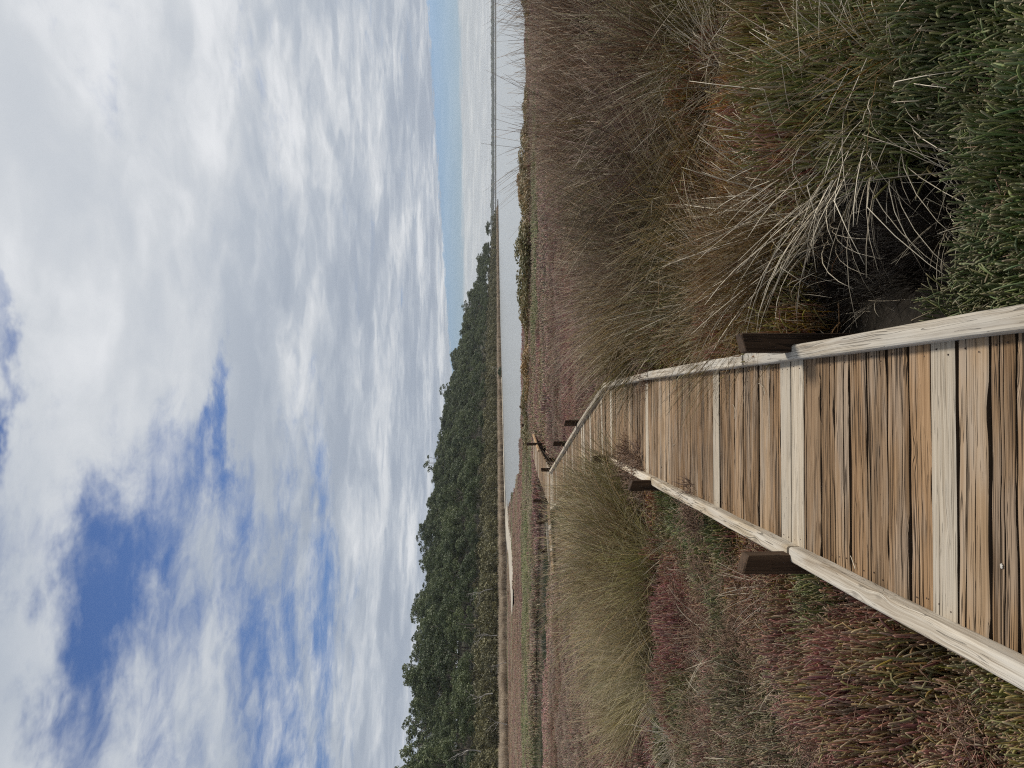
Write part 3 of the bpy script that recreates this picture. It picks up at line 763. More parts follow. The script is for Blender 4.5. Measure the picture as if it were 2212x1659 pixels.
C = {k: np.array(v) for k, v in dict(green=(.125, .165, .056), dgreen=(.090, .118, .056), olive=(.200, .170, .058), orange=(.34, .165, .058), brown=(.190, .122, .080),
                                     pink=(.310, .140, .130), red=(.30, .105, .094), grey=(.225, .168, .134), purple=(.205, .120, .108), pale=(.245, .195, .14)).items()}
def mixc(a, b, f): return a * (1 - f[:, None]) + b * f[:, None]
def tint_at(x, y):
    n1 = fbm(x * 0.9, y * 0.9, 21); n2 = fbm(x * 0.33, y * 0.33, 33); n3 = fbm(x * 2.3, y * 2.3, 41); nf = fbm(x * 0.09, y * 0.16, 51); nr = fbm(x * .05, y * .22, 61)
    N = len(x); full = lambda k: np.tile(C[k], (N, 1))
    # left, close by: green, pink and grey in patches
    cl = mixc(full('green'), full('pink'), sstep(n1 * .6 + n3 * .4, 0.38, 0.58) * .90); cl = mixc(cl, full('red'), sstep(n3, 0.68, 0.82) * .4); cl = mixc(cl, full('purple') * 1.2, np.full(N, .10)); cl = mixc(cl, full('grey'), sstep(n2, .5, .72) * .6)
    cl = mixc(cl, full('olive'), sstep(x, -2.3, -1.2) * sstep(n3, .40, .6) * .8)
    cl = mixc(cl, full('orange'), sstep(x, -2.2, -1.1) * sstep(y, 4.8, 6.2) * sstep(n1, .38, .6) * .7)
    # right, close by: bluish green in front, olive and orange behind
    cr = mixc(full('dgreen'), full('green'), sstep(n1, .45, .65) * .6)
    back = sstep(y + .9 * (n1 - .5) + 0.22 * (x - .5), 2.95, 3.55)
    crb = mixc(full('olive'), full('orange'), sstep(n1, .48, .66) * .6); crb = mixc(crb, full('red'), sstep(n3, .60, .75) * .6); crb = mixc(crb, full('green'), sstep(n2, .55, .72) * .6)
    cr = mixc(cr, crb, back)
    c = np.where((x > -0.35)[:, None], cr, cl)
    # the plain beyond
    cf = mixc(full('grey'), full('purple'), sstep(nf * .5 + n2 * .5, .40, .60)); cf = mixc(cf, full('brown'), sstep(n1, .5, .7) * .7); cf = mixc(cf, full('red'), sstep(nf, .62, .76) * .30)
    g1 = sstep(y, 27, 30) * sstep(y, 41, 36) * sstep(x, -4, 1); g2 = sstep(y, 36, 38) * sstep(y, 56, 49) * sstep(x, 0, -5)
    cf = mixc(cf, full('green') * 1.12, np.clip(np.maximum(g1, g2) * sstep(nr * .5 + n2 * .5, .36, .58), 0, 1) * .8)
    fb = sstep(y, 55, 62); cfb = mixc(full('brown'), full('pale'), sstep(nr, .4, .6)); cfb = mixc(cfb, full('purple'), sstep(nf, .5, .66) * .8); cfb = mixc(cfb, full('green'), sstep(nr, .62, .7) * .6)
    cf = mixc(cf, cfb, fb)
    return mixc(c, cf, sstep(y + 3 * (n2 - .5), 8.5, 11.5))
HOLE = lambda x, y: np.hypot((x - 0.66) / 0.52, (y - 3.95) / 0.82)
def cover(y0, y1, spacing, clear, spread=0.60):
    xs, ys = [], []
    yy = y0
    while yy < y1:
        hw = spread * yy + 1.2
        n = int(2 * hw / spacing); x = np.linspace(-hw, hw, n) + RNG.uniform(-.5, .5, n) * spacing
        xs.append(x); ys.append(np.full(n, yy) + RNG.uniform(-.5, .5, n) * spacing); yy += spacing
    x, y = np.concatenate(xs), np.concatenate(ys)
    ok = walk_dist(x, y) > 0.59 + clear
    ok &= ~(inside(x, y, LAKE)) & (seg_dist(x, y, CREEK) > 3.4) & (seg_dist(x, y, PAN) > 1.2 + 3.4 * fbm(x * .3, y * .12, 19)) & (seg_dist(x, y + 5, PAN[2:]) > 1.5)
    ok &= HOLE(x, y) > 1.0
    for qx, qy in POST_XY: ok &= np.hypot((x - qx) / (.16 + .006 * qy), (y - qy + .25 + .02 * qy) / (.35 + .025 * qy)) > 1.0
    ok &= (fbm(x * 2.6, y * 2.6, 91) > 0.30) | (y > 9)
    return x[ok], y[ok]
def plant(name, coll, kinds, x, y, hscale, wscale, label):
    n = len(x); z = ground_z(x, y)
    rot = np.column_stack([RNG.normal(0, .06, n), RNG.normal(0, .06, n), RNG.uniform(0, 6.283, n)])
    hs = hscale * np.clip(-0.10 + 2.2 * fbm(x * 1.3, y * 1.3, 77), .35, np.where(y > 8.5, 1.12, 1.9)) * RNG.uniform(.9, 1.12, n)
    ws = wscale * RNG.uniform(.9, 1.2, n)
    hs = hs * (1 - 0.6 * sstep(seg_dist(x, y + 2.5, CREEK), 5.0, 3.0))
    sc = np.column_stack([ws, ws, hs])
    tint = tint_at(x, y) * RNG.uniform(.85, 1.15, (n, 1))
    idx = RNG.integers(0, kinds, n)
    if kinds == 10: idx = np.where(x > 0, RNG.integers(4, 10, n), np.where(RNG.uniform(0, 1, n) < .75, RNG.integers(0, 7, n), RNG.integers(7, 10, n)))
    return scatter(name, np.column_stack([x, y, z - .01]), rot, sc, idx, tint, coll, label, 'samphire')
x, y = cover(1.4, 8.5, 0.125, 0.0)
h = np.where(x > 0, 1.15 + .25 * sstep(y, 3.3, 5), 1.05)
plant('samphire_carpet', S_NEAR, 10, x, y, h, 1.0, 'carpet of pink and green samphire on both sides of the near boardwalk')
x, y = cover(8.4, 26, 0.27, 0.10)
plant('samphire_plain', S_MID, 6, x, y, 0.95, 1.0, 'dull pink samphire flat beside the middle of the boardwalk')
x, y = cover(25.5, 118, 0.72, 0.3, 0.56)
plant('samphire_marsh', S_FAR, 5, x, y, 0.9, 1.0 + 0.004 * y, 'brown and green samphire marsh stretching to the lake and the reeds')
# ------------------------------------------------------------------ rush tussocks
def tussock(seed, n, height, r0, lean_sd, curl, r_blade, rings=8, bias=(0, 0), sides=3, straw=False, lean0=0.0, subs=9, mess=1.0):
    r = np.random.default_rng(seed)
    sub = r.integers(0, subs, n); sa = r.uniform(0, 6.283, subs); sd_ = r0 * np.sqrt(r.uniform(0, 1, subs))
    sb = r.normal(0, 0.15 * mess, (subs, 2)); sh = r.uniform(.72, 1.1, subs); sc_ = r.uniform(0, 1, subs)
    a = r.uniform(0, 2 * math.pi, n); d = 0.5 * r0 * np.sqrt(r.uniform(0, 1, n))
    bx = sd_[sub] * np.cos(sa[sub]) + d * np.cos(a); by = sd_[sub] * np.sin(sa[sub]) + d * np.sin(a)
    out = np.arctan2(by, bx)
    az = out + r.normal(0, 0.9, n)
    lean = lean0 + np.abs(r.normal(0, lean_sd, n)) + 0.14 * np.hypot(bx, by) / r0
    L = height * r.uniform(0.45, 1.12, n) * sh[sub]
    k = curl * r.uniform(0.1, 1.7, n) * (0.35 + lean)
    t = np.linspace(0, 1, rings)[None, :]
    th = lean[:, None] + k[:, None] * t ** 1.3
    broken = r.uniform(0, 1, n) < 0.10 * mess
    th = th + np.where(broken, r.uniform(.6, 1.9, n), 0)[:, None] * (t > r.uniform(.35, .8, n)[:, None])
    st = (L / (rings - 1))[:, None]
    hx_ = np.cumsum(np.sin(th) * st, 1) - (np.sin(th) * st)[:, :1]; hz_ = np.cumsum(np.cos(th) * st, 1) - (np.cos(th) * st)[:, :1]
    B = np.array(bias)[None, :] + sb[sub]
    tw = t ** 1.6 * L[:, None]
    pts = np.stack([bx[:, None] + hx_ * np.cos(az)[:, None] + B[:, :1] * tw, by[:, None] + hx_ * np.sin(az)[:, None] + B[:, 1:] * tw, hz_ - 0.02], -1)
    rr_ = r_blade * r.uniform(.6, 1.3, n)[:, None] * (1 - 0.70 * t ** 2)
    v, f = tubes(pts, rr_, sides)
    al = np.repeat(np.broadcast_to(t, (n, rings)).ravel(), sides)
    rn = np.repeat(r.uniform(0, 1, n), rings * sides); cl = np.repeat(np.clip(sc_[sub] + r.normal(0, .12, n), 0, 1), rings * sides)
    return mesh_np('rush_tussock', v, f, M_STRAW if straw else M_RUSH, {'along': al, 'rnd': rn, 'tuft': cl})
T_TALL = [tussock(400 + k, 860, 1.74, 0.34, 0.15, 0.30, 0.0040, bias=((-.10, .06, 0)[k], 0.03)) for k in range(3)]
T_MID = [tussock(410 + k, 560, 1.36, 0.32, 0.24, 0.50, 0.0038, bias=((-.14, .10, .02, -.04)[k], (-.05, .02, .05, -.08)[k]), mess=1.3) for k in range(4)]
T_LOW = [tussock(420 + k, 330, 0.88, 0.22, 0.32, 0.70, 0.0029, bias=((-.10, .12, 0)[k], (-.06, 0, .06)[k]), mess=1.4) for k in range(3)]
T_WISP = [tussock(430 + k, 120, 0.72, 0.22, 0.42, 0.80, 0.0021, bias=((.05, -.1, .1)[k], -.05), mess=1.5) for k in range(3)]
T_DRY = [tussock(440 + k, 320, 0.72, 0.19, 0.46, 0.95, 0.0032, straw=True, lean0=0.15, bias=((-.05, .15)[k], -.14), mess=1.8, subs=7) for k in range(2)]
T_LEFT = [tussock(450 + k, 950, 1.32, 0.36, 0.28, 0.70, 0.0038, bias=((-.05, -.16, .08)[k], (-.04, -.03, .02)[k]), subs=12) for k in range(3)]

def put_tussock(me, x, y, s, rz, col, label, group, hz=1.0, name='rush_tussock'):
    o = link(name, me, None, (x, y, float(ground_z(np.array([x]), np.array([y]))[0])), (0, 0, rz), (s, s, s * hz))
    o.color = (*col, 1); return tag(o, label, 'rushes', group)
BROWN = (0.160, 0.112, 0.076); OLIVE = (0.172, 0.140, 0.068); GREEN = (0.33, 0.28, 0.145); RUST = (0.185, 0.118, 0.056); LGREEN = (0.33, 0.28, 0.16)
def jit(c, s=.12): return tuple(v * random.uniform(1 - s, 1 + s) for v in c)
G_BED = 'tall rushes in the bed right of the boardwalk'
L_TALL = 'tall brown rush tussock standing against the lake at the back of the rush bed'
for k, (x, y) in enumerate([(2.9, 9.7), (3.5, 9.3), (4.05, 9.7), (4.6, 9.3), (5.2, 9.7), (5.9, 10.2), (3.9, 10.7), (4.9, 10.8), (6.7, 11.0), (5.8, 11.6), (7.6, 12.2), (6.6, 12.6)]):
    put_tussock(T_TALL[k % 3], x, y, random.uniform(.95, 1.08) * (0.97 if y < 10.5 else 1.0), random.uniform(0, 6.28), jit(BROWN), L_TALL, G_BED)
L_MID = 'brown rush tussock in the middle of the rush bed right of the boardwalk'
for k, (x, y) in enumerate([(2.3, 9.2), (1.75, 9.5), (1.25, 9.1), (2.7, 8.4), (3.3, 8.1), (3.9, 8.5), (4.5, 8.2), (2.0, 8.5), (1.45, 8.2), (0.95, 8.7), (1.6, 10.4), (2.3, 10.4), (2.8, 11.0), (5.0, 8.8), (3.0, 7.4), (3.7, 7.5), (2.4, 7.6), (1.1, 10.2)]):
    put_tussock(T_MID[k % 4], x, y, random.uniform(.92, 1.08), random.uniform(0, 6.28), jit(BROWN if k % 3 else OLIVE), L_MID, G_BED)
L_FRONT = 'short olive rush tussock along the front edge of the rush bed'
for k, (x, y) in enumerate([(1.9, 7.3), (1.45, 7.4), (1.0, 7.5), (0.95, 6.6), (1.6, 6.7), (2.3, 6.8), (3.0, 6.7), (3.6, 6.9), (0.72, 7.9)]):
    put_tussock(T_LOW[k % 3], x, y, random.uniform(.95, 1.25), random.uniform(0, 6.28), jit(OLIVE), L_FRONT, G_BED)
put_tussock(T_MID[0], 0.50, 9.25, 0.86, 0.3, OLIVE, 'olive rush tussock leaning over the right kerb just before the bend', G_BED)
put_tussock(T_MID[1], 0.62, 10.6, 0.84, 2.9, OLIVE, 'olive rush tussock at the outside of the bend in the boardwalk', G_BED)
put_tussock(T_LOW[0], 0.42, 7.25, 0.95, 0.2, OLIVE, 'green-brown rush tussock spilling over the right kerb halfway to the bend', G_BED)
put_tussock(T_LOW[1], 0.50, 6.05, 0.80, 2.5, LGREEN, 'small pale-stalked rush tussock against the right kerb beyond the near post', G_BED)
put_tussock(T_DRY[0], 1.28, 4.20, 1.2, 0.9, OLIVE, 'tangle of pale dead stalks drooping towards the viewer over the pool', None)
for k, (x, y) in enumerate([(0.52, 3.75), (0.80, 3.8), (0.60, 4.2), (0.90, 4.15), (0.75, 4.5), (0.45, 4.5), (0.95, 3.65), (0.70, 3.5)]):  # tufts added in near-black so the hollow reads as deep shade
    put_tussock(T_LOW[k % 3], x, y, .45, k * 1.1, (0.016, 0.011, 0.008), 'near-black rush tufts added as the shade of the hollow beside the near post', 'added shade tufts in the hollow')
put_tussock(T_DRY[1], 0.47, 4.95, .72, 2.9, OLIVE, 'pale stalks leaning across the right kerb just beyond the near post', None)
L_W = 'thin wispy rush tuft rising from the orange samphire on the right'
for k, (x, y) in enumerate([(1.15, 5.5), (1.75, 5.7), (2.35, 5.6), (1.45, 4.8), (2.1, 4.8), (2.7, 5.1), (0.85, 4.9), (1.8, 4.1), (1.25, 4.1), (2.3, 4.2), (3.1, 6.0), (0.62, 4.75), (1.6, 3.5)]):
    put_tussock(T_WISP[k % 3], x, y, random.uniform(.9, 1.2), random.uniform(0, 6.28), jit(RUST if k % 2 else OLIVE), L_W, 'wispy rush tufts on the right')
L_P = 'brown rush tussock behind the dark pool'
for k, (x, y, s, rz) in enumerate([(0.72, 5.05, .62, 0.3), (1.05, 4.85, .60, 2.0), (0.55, 5.7, .62, 4.0), (1.0, 5.6, .60, 1.2)]):
    put_tussock(T_MID[k % 4], x, y, s, rz, jit(RUST), L_P + (', nearest the viewer by the kerb', ', nearest the viewer away from the kerb', ', farther back by the kerb', ', farther back away from the kerb')[k], 'rushes around the dark pool')
T_SWEEP = tussock(470, 130, 0.85, 0.16, 0.30, 0.55, 0.0023, bias=(-.40, .20), mess=1.8)
put_tussock(T_SWEEP, 1.62, 3.25, 1.0, 0.0, RUST, 'olive rush tussock sweeping across the foreground samphire towards the pool', None)
put_tussock(T_DRY[0], 1.02, 4.62, 1.30, 0.4, OLIVE, 'bleached dry rush tussock arching over the dark pool', None)
put_tussock(T_DRY[1], 1.42, 3.65, 1.15, 5.9, OLIVE, 'sprawling straw-coloured rush stalks lying over the green samphire', None)
put_tussock(T_DRY[1], 2.55, 6.3, 1.05, 1.0, OLIVE, 'pale dry rush stalks in front of the rush bed', None)
put_tussock(T_DRY[0], 3.05, 6.75, 1.3, 2.4, OLIVE, 'bright bleached stalks splayed at the front corner of the rush bed', None)
put_tussock(T_DRY[1], 0.80, 6.15, 1.1, 0.6, OLIVE, 'tangled white dead stalks beside the kerb at the near end of the rush bed', None)
put_tussock(T_DRY[0], 0.72, 5.35, 0.8, 3.4, OLIVE, 'small dry rush tussock beside the right kerb beyond the post', None)
L_BL = 'large olive-green rush tussock overhanging the left side of the boardwalk bend'
for k, (x, y, s) in enumerate([(-1.47, 10.3, .92), (-1.75, 9.65, .98), (-2.2, 9.4, 1.0), (-1.90, 10.9, 1.02), (-2.45, 10.3, 1.05), (-1.95, 12.1, .92), (-2.8, 9.7, .95), (-2.5, 11.3, 1.08)]):
    put_tussock(T_LEFT[k % 3], x, y, s, (0.2, 0.0, 5.9, 0.5, 0.1, 3.4, 1.0, 6.0)[k], jit(GREEN if k % 2 else LGREEN, .08), L_BL, 'rushes left of the boardwalk')
for k, (x, y, s, lab) in enumerate([(-2.15, 13.7, .74, 'low rush tussock against the left kerb just past the bend'), (-2.55, 15.4, .70, 'low rush tussock against the left kerb midway between bend and junction'), (-2.95, 17.3, .66, 'low rush tussock against the left kerb approaching the junction')]):
    put_tussock(T_LEFT[k % 3], x, y, s, k * 2.1, jit(LGREEN), lab, 'rushes left of the boardwalk')
L_SL = 'low grass-like rush tussock at the outer edge of the left rushes'
for k, (x, y) in enumerate([(-3.2, 9.4), (-3.5, 10.2), (-2.6, 8.7), (-3.1, 8.5), (-3.9, 9.6), (-2.1, 8.7), (-4.4, 10.4)]):
    put_tussock(T_LEFT[k % 3], x, y, random.uniform(.66, .8), random.uniform(0, 6.28), jit(LGREEN), L_SL, 'rushes left of the boardwalk')
put_tussock(T_DRY[0], -3.45, 7.7, 1.0, 1.9, OLIVE, 'straw-coloured dry rush tussock among pink samphire on the far left', None)
put_tussock(T_WISP[0], -2.85, 7.4, 1.0, 1.0, LGREEN, 'thin rush tuft beside the dry tussock on the left', None)
put_tussock(T_WISP[1], -3.3, 6.7, 0.9, 4.0, LGREEN, 'thin rush tuft in front of the dry tussock on the left', None)
put_tussock(T_LOW[1], -3.75, 25.0, 0.75, 0.4, (0.07, 0.055, 0.04), 'dark rush tussock beside the boardwalk junction', None)

TUFT = pool('dry_grass_tuft', [tussock(480 + k, 34, 0.42, 0.12, 0.5, 0.9, 0.0017, straw=True, mess=1.6, subs=4) for k in range(4)])
gx_ = np.concatenate([RNG.uniform(-4.6, -1.15, 150), RNG.uniform(0.35, 4.2, 120)]); gy_ = np.concatenate([RNG.uniform(4.2, 9.5, 150), RNG.uniform(3.0, 8.5, 120)])
ok = (np.abs(gx_) < 0.6 * gy_ + .6) & (fbm(gx_ * .8, gy_ * .8, 15) > .42) & (walk_dist(gx_, gy_) > .78); gx_, gy_ = gx_[ok], gy_[ok]; n = len(gx_)
ss = RNG.uniform(.7, 1.5, n)
scatter('dry_grass', np.column_stack([gx_, gy_, ground_z(gx_, gy_)]), np.column_stack([RNG.normal(0, .15, (n, 2)), RNG.uniform(0, 6.28, n)]), np.column_stack([ss, ss, ss]), RNG.integers(0, 4, n), np.ones((n, 3)), TUFT, 'sparse dry straw-coloured grass growing through the samphire', 'grass')

# dry reddish twigs creeping over the left kerb
def twig_mat(t, bs):
    rnd = t.attr('rnd'); c = t.ramp(rnd, [(0.0, (0.07, 0.042, 0.026)), (0.5, (0.17, 0.095, 0.06)), (1.0, (0.30, 0.195, 0.125))])
    t.put(bs.inputs['Base Color'], c); bs.inputs['Roughness'].default_value = 0.7
M_TWIG = material('dry_samphire_twigs', twig_mat)
def twigs(seed, n, R, L, rad):
    r = np.random.default_rng(seed); a = r.uniform(0, 6.283, n); d = R * np.sqrt(r.uniform(0, 1, n))
    rings = 5; t = np.linspace(0, 1, rings)[None, :]
    az = r.uniform(0, 6.283, n); el = r.uniform(-.1, 1.2, n); LL = L * r.uniform(.5, 1.3, n)
    dirv_ = np.stack([np.cos(az) * np.cos(el), np.sin(az) * np.cos(el), np.sin(el)], -1)
    base = np.stack([d * np.cos(a), d * np.sin(a), r.uniform(0, .10, n) * (1 - d / R)], -1)
    wig = np.cumsum(r.normal(0, .012, (n, rings, 3)), 1)
    pts = base[:, None] + dirv_[:, None] * (LL[:, None] * t)[..., None] + wig
    v, f = tubes(pts, rad * r.uniform(.6, 1.2, n)[:, None] * (1 - .4 * t), 3)
    return mesh_np('twig_clump', v, f, M_TWIG, {'rnd': np.repeat(r.uniform(0, 1, n), rings * 3)})
TW = [twigs(500 + k, 320, 0.24, 0.15, 0.0032) for k in range(3)]
TWS = pool('twig_litter_clump', [twigs(510 + k, 70, 0.20, 0.13, 0.0026) for k in range(3)])
gx_ = np.concatenate([RNG.uniform(-3.6, -1.0, 150), RNG.uniform(0.4, 2.6, 40)]); gy_ = np.concatenate([RNG.uniform(2.0, 7.5, 150), RNG.uniform(2.2, 6.0, 40)])
ok = (np.abs(gx_) < 0.6 * gy_ + .4) & (walk_dist(gx_, gy_) > .76) & (HOLE(gx_, gy_) > 1.25); gx_, gy_ = gx_[ok], gy_[ok]; n = len(gx_); ss = RNG.uniform(.6, 1.2, n)
gz_ = ground_z(gx_, gy_) + np.where(HOLE(gx_, gy_) < 1, 0.0, RNG.uniform(.08, .20, n))
scatter('dead_stems', np.column_stack([gx_, gy_, gz_]), np.column_stack([RNG.normal(0, .3, (n, 2)), RNG.uniform(0, 6.28, n)]), np.column_stack([ss, ss, ss]), RNG.integers(0, 3, n), np.ones((n, 3)), TWS, 'tangle of dead woody stems between the living samphire', 'dead stems')
for k, (x, y, z, s, lab) in enumerate([(-1.02, 6.35, -0.06, 1.0, 'reddish dry samphire creeping over the left kerb nearer than the second post'), (-0.98, 8.6, -0.02, 1.2, 'brown twiggy samphire covering the left kerb beyond the second post'),
                                       (-0.92, 9.35, -0.02, 1.1, 'tangle of dry samphire twigs on the left kerb beside the large rush tussock'), (0.20, 8.15, -0.04, 1.1, 'dark samphire tangle reaching over the right kerb')]):
    tag(link('samphire_tangle', TW[k % 3], None, (x, y, z), (0, 0, k * 1.3), (s, s, s)), lab, 'samphire')

# bits lying on the deck
def stalk(L, bend, seed):
    q = np.random.default_rng(seed); t = np.linspace(-.5, .5, 7)
    p = np.stack([t * L, bend * L * (t * t * 4 - .5), np.full(7, .0022) + .0006 * np.abs(q.normal(0, 1, 7))], -1)[None]
    v, f = tubes(p, np.linspace(.0021, .0012, 7)[None], 5); return mesh_np('straw_stalk', v, f, M_STRAW, {'rnd': np.full(len(v), q.uniform(.5, 1))})
for k, (x, y, L, b_, rz, lab) in enumerate([(-0.795, 3.42, .065, .02, 0.75, 'short yellow straw lying against the left kerb'), (-0.18, 5.14, .10, .35, 0.3, 'curved pale straw lying on the deck past the near posts'), (-0.30, 8.9, .12, .05, -.5, 'pale straw lying on the deck near the bend'),
                                            (-0.02, 4.6, .14, .15, 1.1, 'thin pale straw lying on the deck near the right kerb'), (-0.55, 6.9, .09, .10, 2.0, 'short straw lying on the deck nearer the left kerb'), (0.02, 6.3, .16, .2, .5, 'long straw lying on the deck below the right rushes')]):
    tag(link('straw_stalk', stalk(L, b_, k), None, (x, y, .004), (0, 0, rz)), lab, 'straw')
def _drop(t, bs):
    oc = t.new('ShaderNodeTexCoord').outputs['Object']
    t.put(bs.inputs['Base Color'], t.mix(t.noise(oc, 120, 3), (0.40, 0.37, 0.32), (0.52, 0.49, 0.44))); bs.inputs['Roughness'].default_value = .7
n = 14; q = random.Random(3); ring = [(math.cos(k * 6.283 / n) * .009 * q.uniform(.6, 1.3), math.sin(k * 6.283 / n) * .007 * q.uniform(.6, 1.3)) for k in range(n)]
me = bpy.data.meshes.new('bird_dropping'); me.from_pydata([(a, b, 0) for a, b in ring] + [(a * .7, b * .7, .0015) for a, b in ring], [], [(k, (k + 1) % n, n + (k + 1) % n, n + k) for k in range(n)] + [tuple(range(n, 2 * n))]); me.materials.append(material('white_dropping', _drop))
tag(link('bird_dropping', me, None, (-0.574, 2.41, .0035)), 'white bird dropping on a near plank', 'dropping')

# ------------------------------------------------------------------ leaf clouds for shrubs and trees
def leaves(r, cen, rad, n, size, shell=0.55, squash=0.8):
    """n leaf sprays in a lumpy ball"""
    d = r.normal(0, 1, (n, 3)); d /= np.linalg.norm(d, axis=1, keepdims=True)
    d[:, 2] = np.where(d[:, 2] < -0.35, -d[:, 2], d[:, 2])
    q = rad * (shell + (1 - shell) * r.uniform(0, 1, n) ** 0.5)
    p = cen + d * q[:, None] * np.array([1, 1, squash])
    nrm = d * 0.9 + r.normal(0, 0.55, (n, 3)); nrm /= np.linalg.norm(nrm, axis=1, keepdims=True)
    ref = r.normal(0, 1, (n, 3)); a = np.cross(nrm, ref); a /= np.linalg.norm(a, axis=1, keepdims=True); b = np.cross(nrm, a)
    s = size * r.uniform(.6, 1.3, n)[:, None]
    return np.stack([p - a * s, p - b * s * .55, p + a * s, p + b * s * .55], 1).reshape(-1, 3)
def leaf_mesh(name, blobs, size, mat, seed, dens=1.0, squash=.8):
    r = np.random.default_rng(seed); V = []; A = []
    for cen, rad in blobs:
        n = int(dens * 60 * (rad / size / 4.0) ** 2) + 12
        V.append(leaves(r, np.array(cen), rad, n, size, squash=squash)); base = r.uniform(.15, .85)
        A.append(np.repeat(np.clip(base + r.normal(0, .15, n), 0, 1), 4))
    V = np.concatenate(V); f = np.arange(len(V)).reshape(-1, 4)
    return mesh_np(name, V, f, mat, {'rnd': np.concatenate(A)}, smooth=False)
def limb_mesh(name, chains, mat):
    VV, FF, o = [], [], 0
    for pts, r0, r1 in chains:
        pts = np.array(pts, float)[None]; S = pts.shape[1]
        v, f = tubes(pts, np.linspace(r0, r1, S)[None], 5)
        VV.append(v); FF += [q + o for q in f]; o += len(v)
    return mesh_np(name, np.concatenate(VV), FF, mat)
def euc(seed, h, spread, nb, dens=1.0, open_=False):
    r = np.random.default_rng(seed); th = h * (.35 if not open_ else .45)
    chains = [([(0, 0, -.6), (r.normal(0, .1), r.normal(0, .1), th * .5), (r.normal(0, .25), r.normal(0, .25), th)], h * .022, h * .014)]
    top = np.array(chains[0][0][-1]); blobs = []
    for k in range(nb):
        a = k * 2.4 + r.normal(0, .3); f = (k + .5) / nb
        rad = spread * math.sqrt(f) * r.uniform(.75, 1.1)
        z = th + (h - th) * (0.92 - 0.62 * f * r.uniform(.6, 1.1)) * r.uniform(.88, 1.02)
        c = np.array([rad * math.cos(a), rad * math.sin(a), z]); br = spread * r.uniform(.28, .42) * (0.7 if open_ else 1)
        blobs.append((c, br))
        m = top * .5 + c * .5 + r.normal(0, .25, 3)
        if k % 2 == 0 or open_: chains.append(([top * r.uniform(.7, 1), m, c - np.array([0, 0, br * .2])], h * .009, h * .003))
        for q in range(3 if not open_ else 2):
            e = r.normal(0, 1, 3); e /= np.linalg.norm(e); e[2] = abs(e[2]) * .8
            blobs.append((c + e * br * .95, br * r.uniform(.4, .62)))
    return limb_mesh('trunk', chains, M_BARK), leaf_mesh('crown', blobs, h * .017, M_EUC, seed + 1, dens * .9)
EUC = [euc(600 + k, (10.5, 11.5, 12.5, 11, 13, 10, 12)[k], (4.6, 4.0, 3.7, 5.2, 4.2, 5.0, 4.4)[k], (12, 10, 9, 13, 11, 12, 10)[k], (1, .9, .85, 1, .8, 1, .9)[k]) for k in range(7)]
EUC_OPEN = [euc(640 + k, 12.5, 3.6, 9, 0.8, True) for k in range(3)]
def scrub(seed, h, spread, nb):
    r = np.random.default_rng(seed); chains, blobs = [], []
    for k in range(nb):
        a = r.uniform(0, 6.283); rad = spread * math.sqrt(r.uniform(0, 1)); f = rad / spread
        z = h * (.85 - .5 * f * r.uniform(.4, 1)); c = np.array([rad * math.cos(a), rad * math.sin(a), z]); br = spread * r.uniform(.25, .42)
        blobs.append((c, br)); blobs.append((c * np.array([1.05, 1.05, .55]), br * .95))
        if k < 5: chains.append(([(c[0] * .2, c[1] * .2, -.4), c * np.array([.6, .6, .5]), c], .07, .03))
    return limb_mesh('trunk', chains, M_BARK), leaf_mesh('crown', blobs, .20, M_SCRUB, seed + 1, 0.75, squash=1.0)
SCRUB = [scrub(700 + k, 5.2, 2.3, 12) for k in range(6)]

def put_tree(name, pair, loc, rz, s, label, cat, group, hs=1.0):
    e = link(name, None, None, loc, (0, 0, rz), (s, s, s * hs)); tag(e, label, cat, group)
    link('trunk', pair[0], e); link('crown', pair[1], e); return e
r = np.random.default_rng(5)
# candidate spots on the hill, nearest kept as trees of their own
cand = []
s = 95.0
while s < fcum[-1] - 3:
    dist = np.hypot(*foot(np.array([s]))[0]); sp_ = 5.6 + dist * .008
    for d in np.arange(15, 92, sp_ * 1.0):
        ss, dd = s + r.normal(0, sp_ * .3), d + r.normal(0, sp_ * .3)
        if ss < 90 or ss > fcum[-1]: continue
        p = foot(np.array([ss]))[0] + INL * dd
        if abs(p[0]) > 0.58 * p[1] + 5: continue
        cand.append((np.hypot(*p), p[0], p[1], float(hill_z(ss, dd)), dd, ss))
    s += sp_
cand.sort()
print('tree candidates', len(cand))
things, rest = cand[:300], cand[300:]
for k, (dist, x, y, z, d, ss) in enumerate(things):
    sc = r.uniform(.62, 1.22) * (0.72 if d < 24 else 1.0) * (r.uniform(.75, 1.25) if d > 66 else 1.0)
    lab = 'dark green eucalypt crown in the woodland on the hill slope' if d < 66 else 'eucalypt standing along the crest of the wooded hill'
    pair = EUC[r.integers(0, 7)] if d < 66 or r.uniform() < .6 else EUC_OPEN[r.integers(0, 3)]
    put_tree('eucalyptus_tree', pair, (x, y, z), r.uniform(0, 6.28), sc, lab, 'tree', 'eucalypts on the hill', r.uniform(.9, 1.15))
EMERG = [(128, 'forked open-crowned eucalypt rising above the hill skyline at the far left'), (150, 'tall thin eucalypt above the crest, second from the far left'), (172, 'spreading open eucalypt breaking the skyline above the dry reeds'), (196, 'ragged eucalypt above the skyline behind the salt flat'), (222, 'open-crowned eucalypt on the crest above the narrow end of the lake'),
         (246, 'paired-looking eucalypt crown on the crest left of the lake centre'), (300, 'lone eucalypt crown standing above the middle of the hill'), (352, 'small eucalypt tuft on the crest above the boardwalk'), (438, 'thin eucalypt with see-through crown on the skyline where the hill begins to drop'), (520, 'eucalypt at the shoulder of the hill above the clear sky strip'), (610, 'eucalypt standing out near the headland'), (668, 'last large eucalypt on the headland point')]
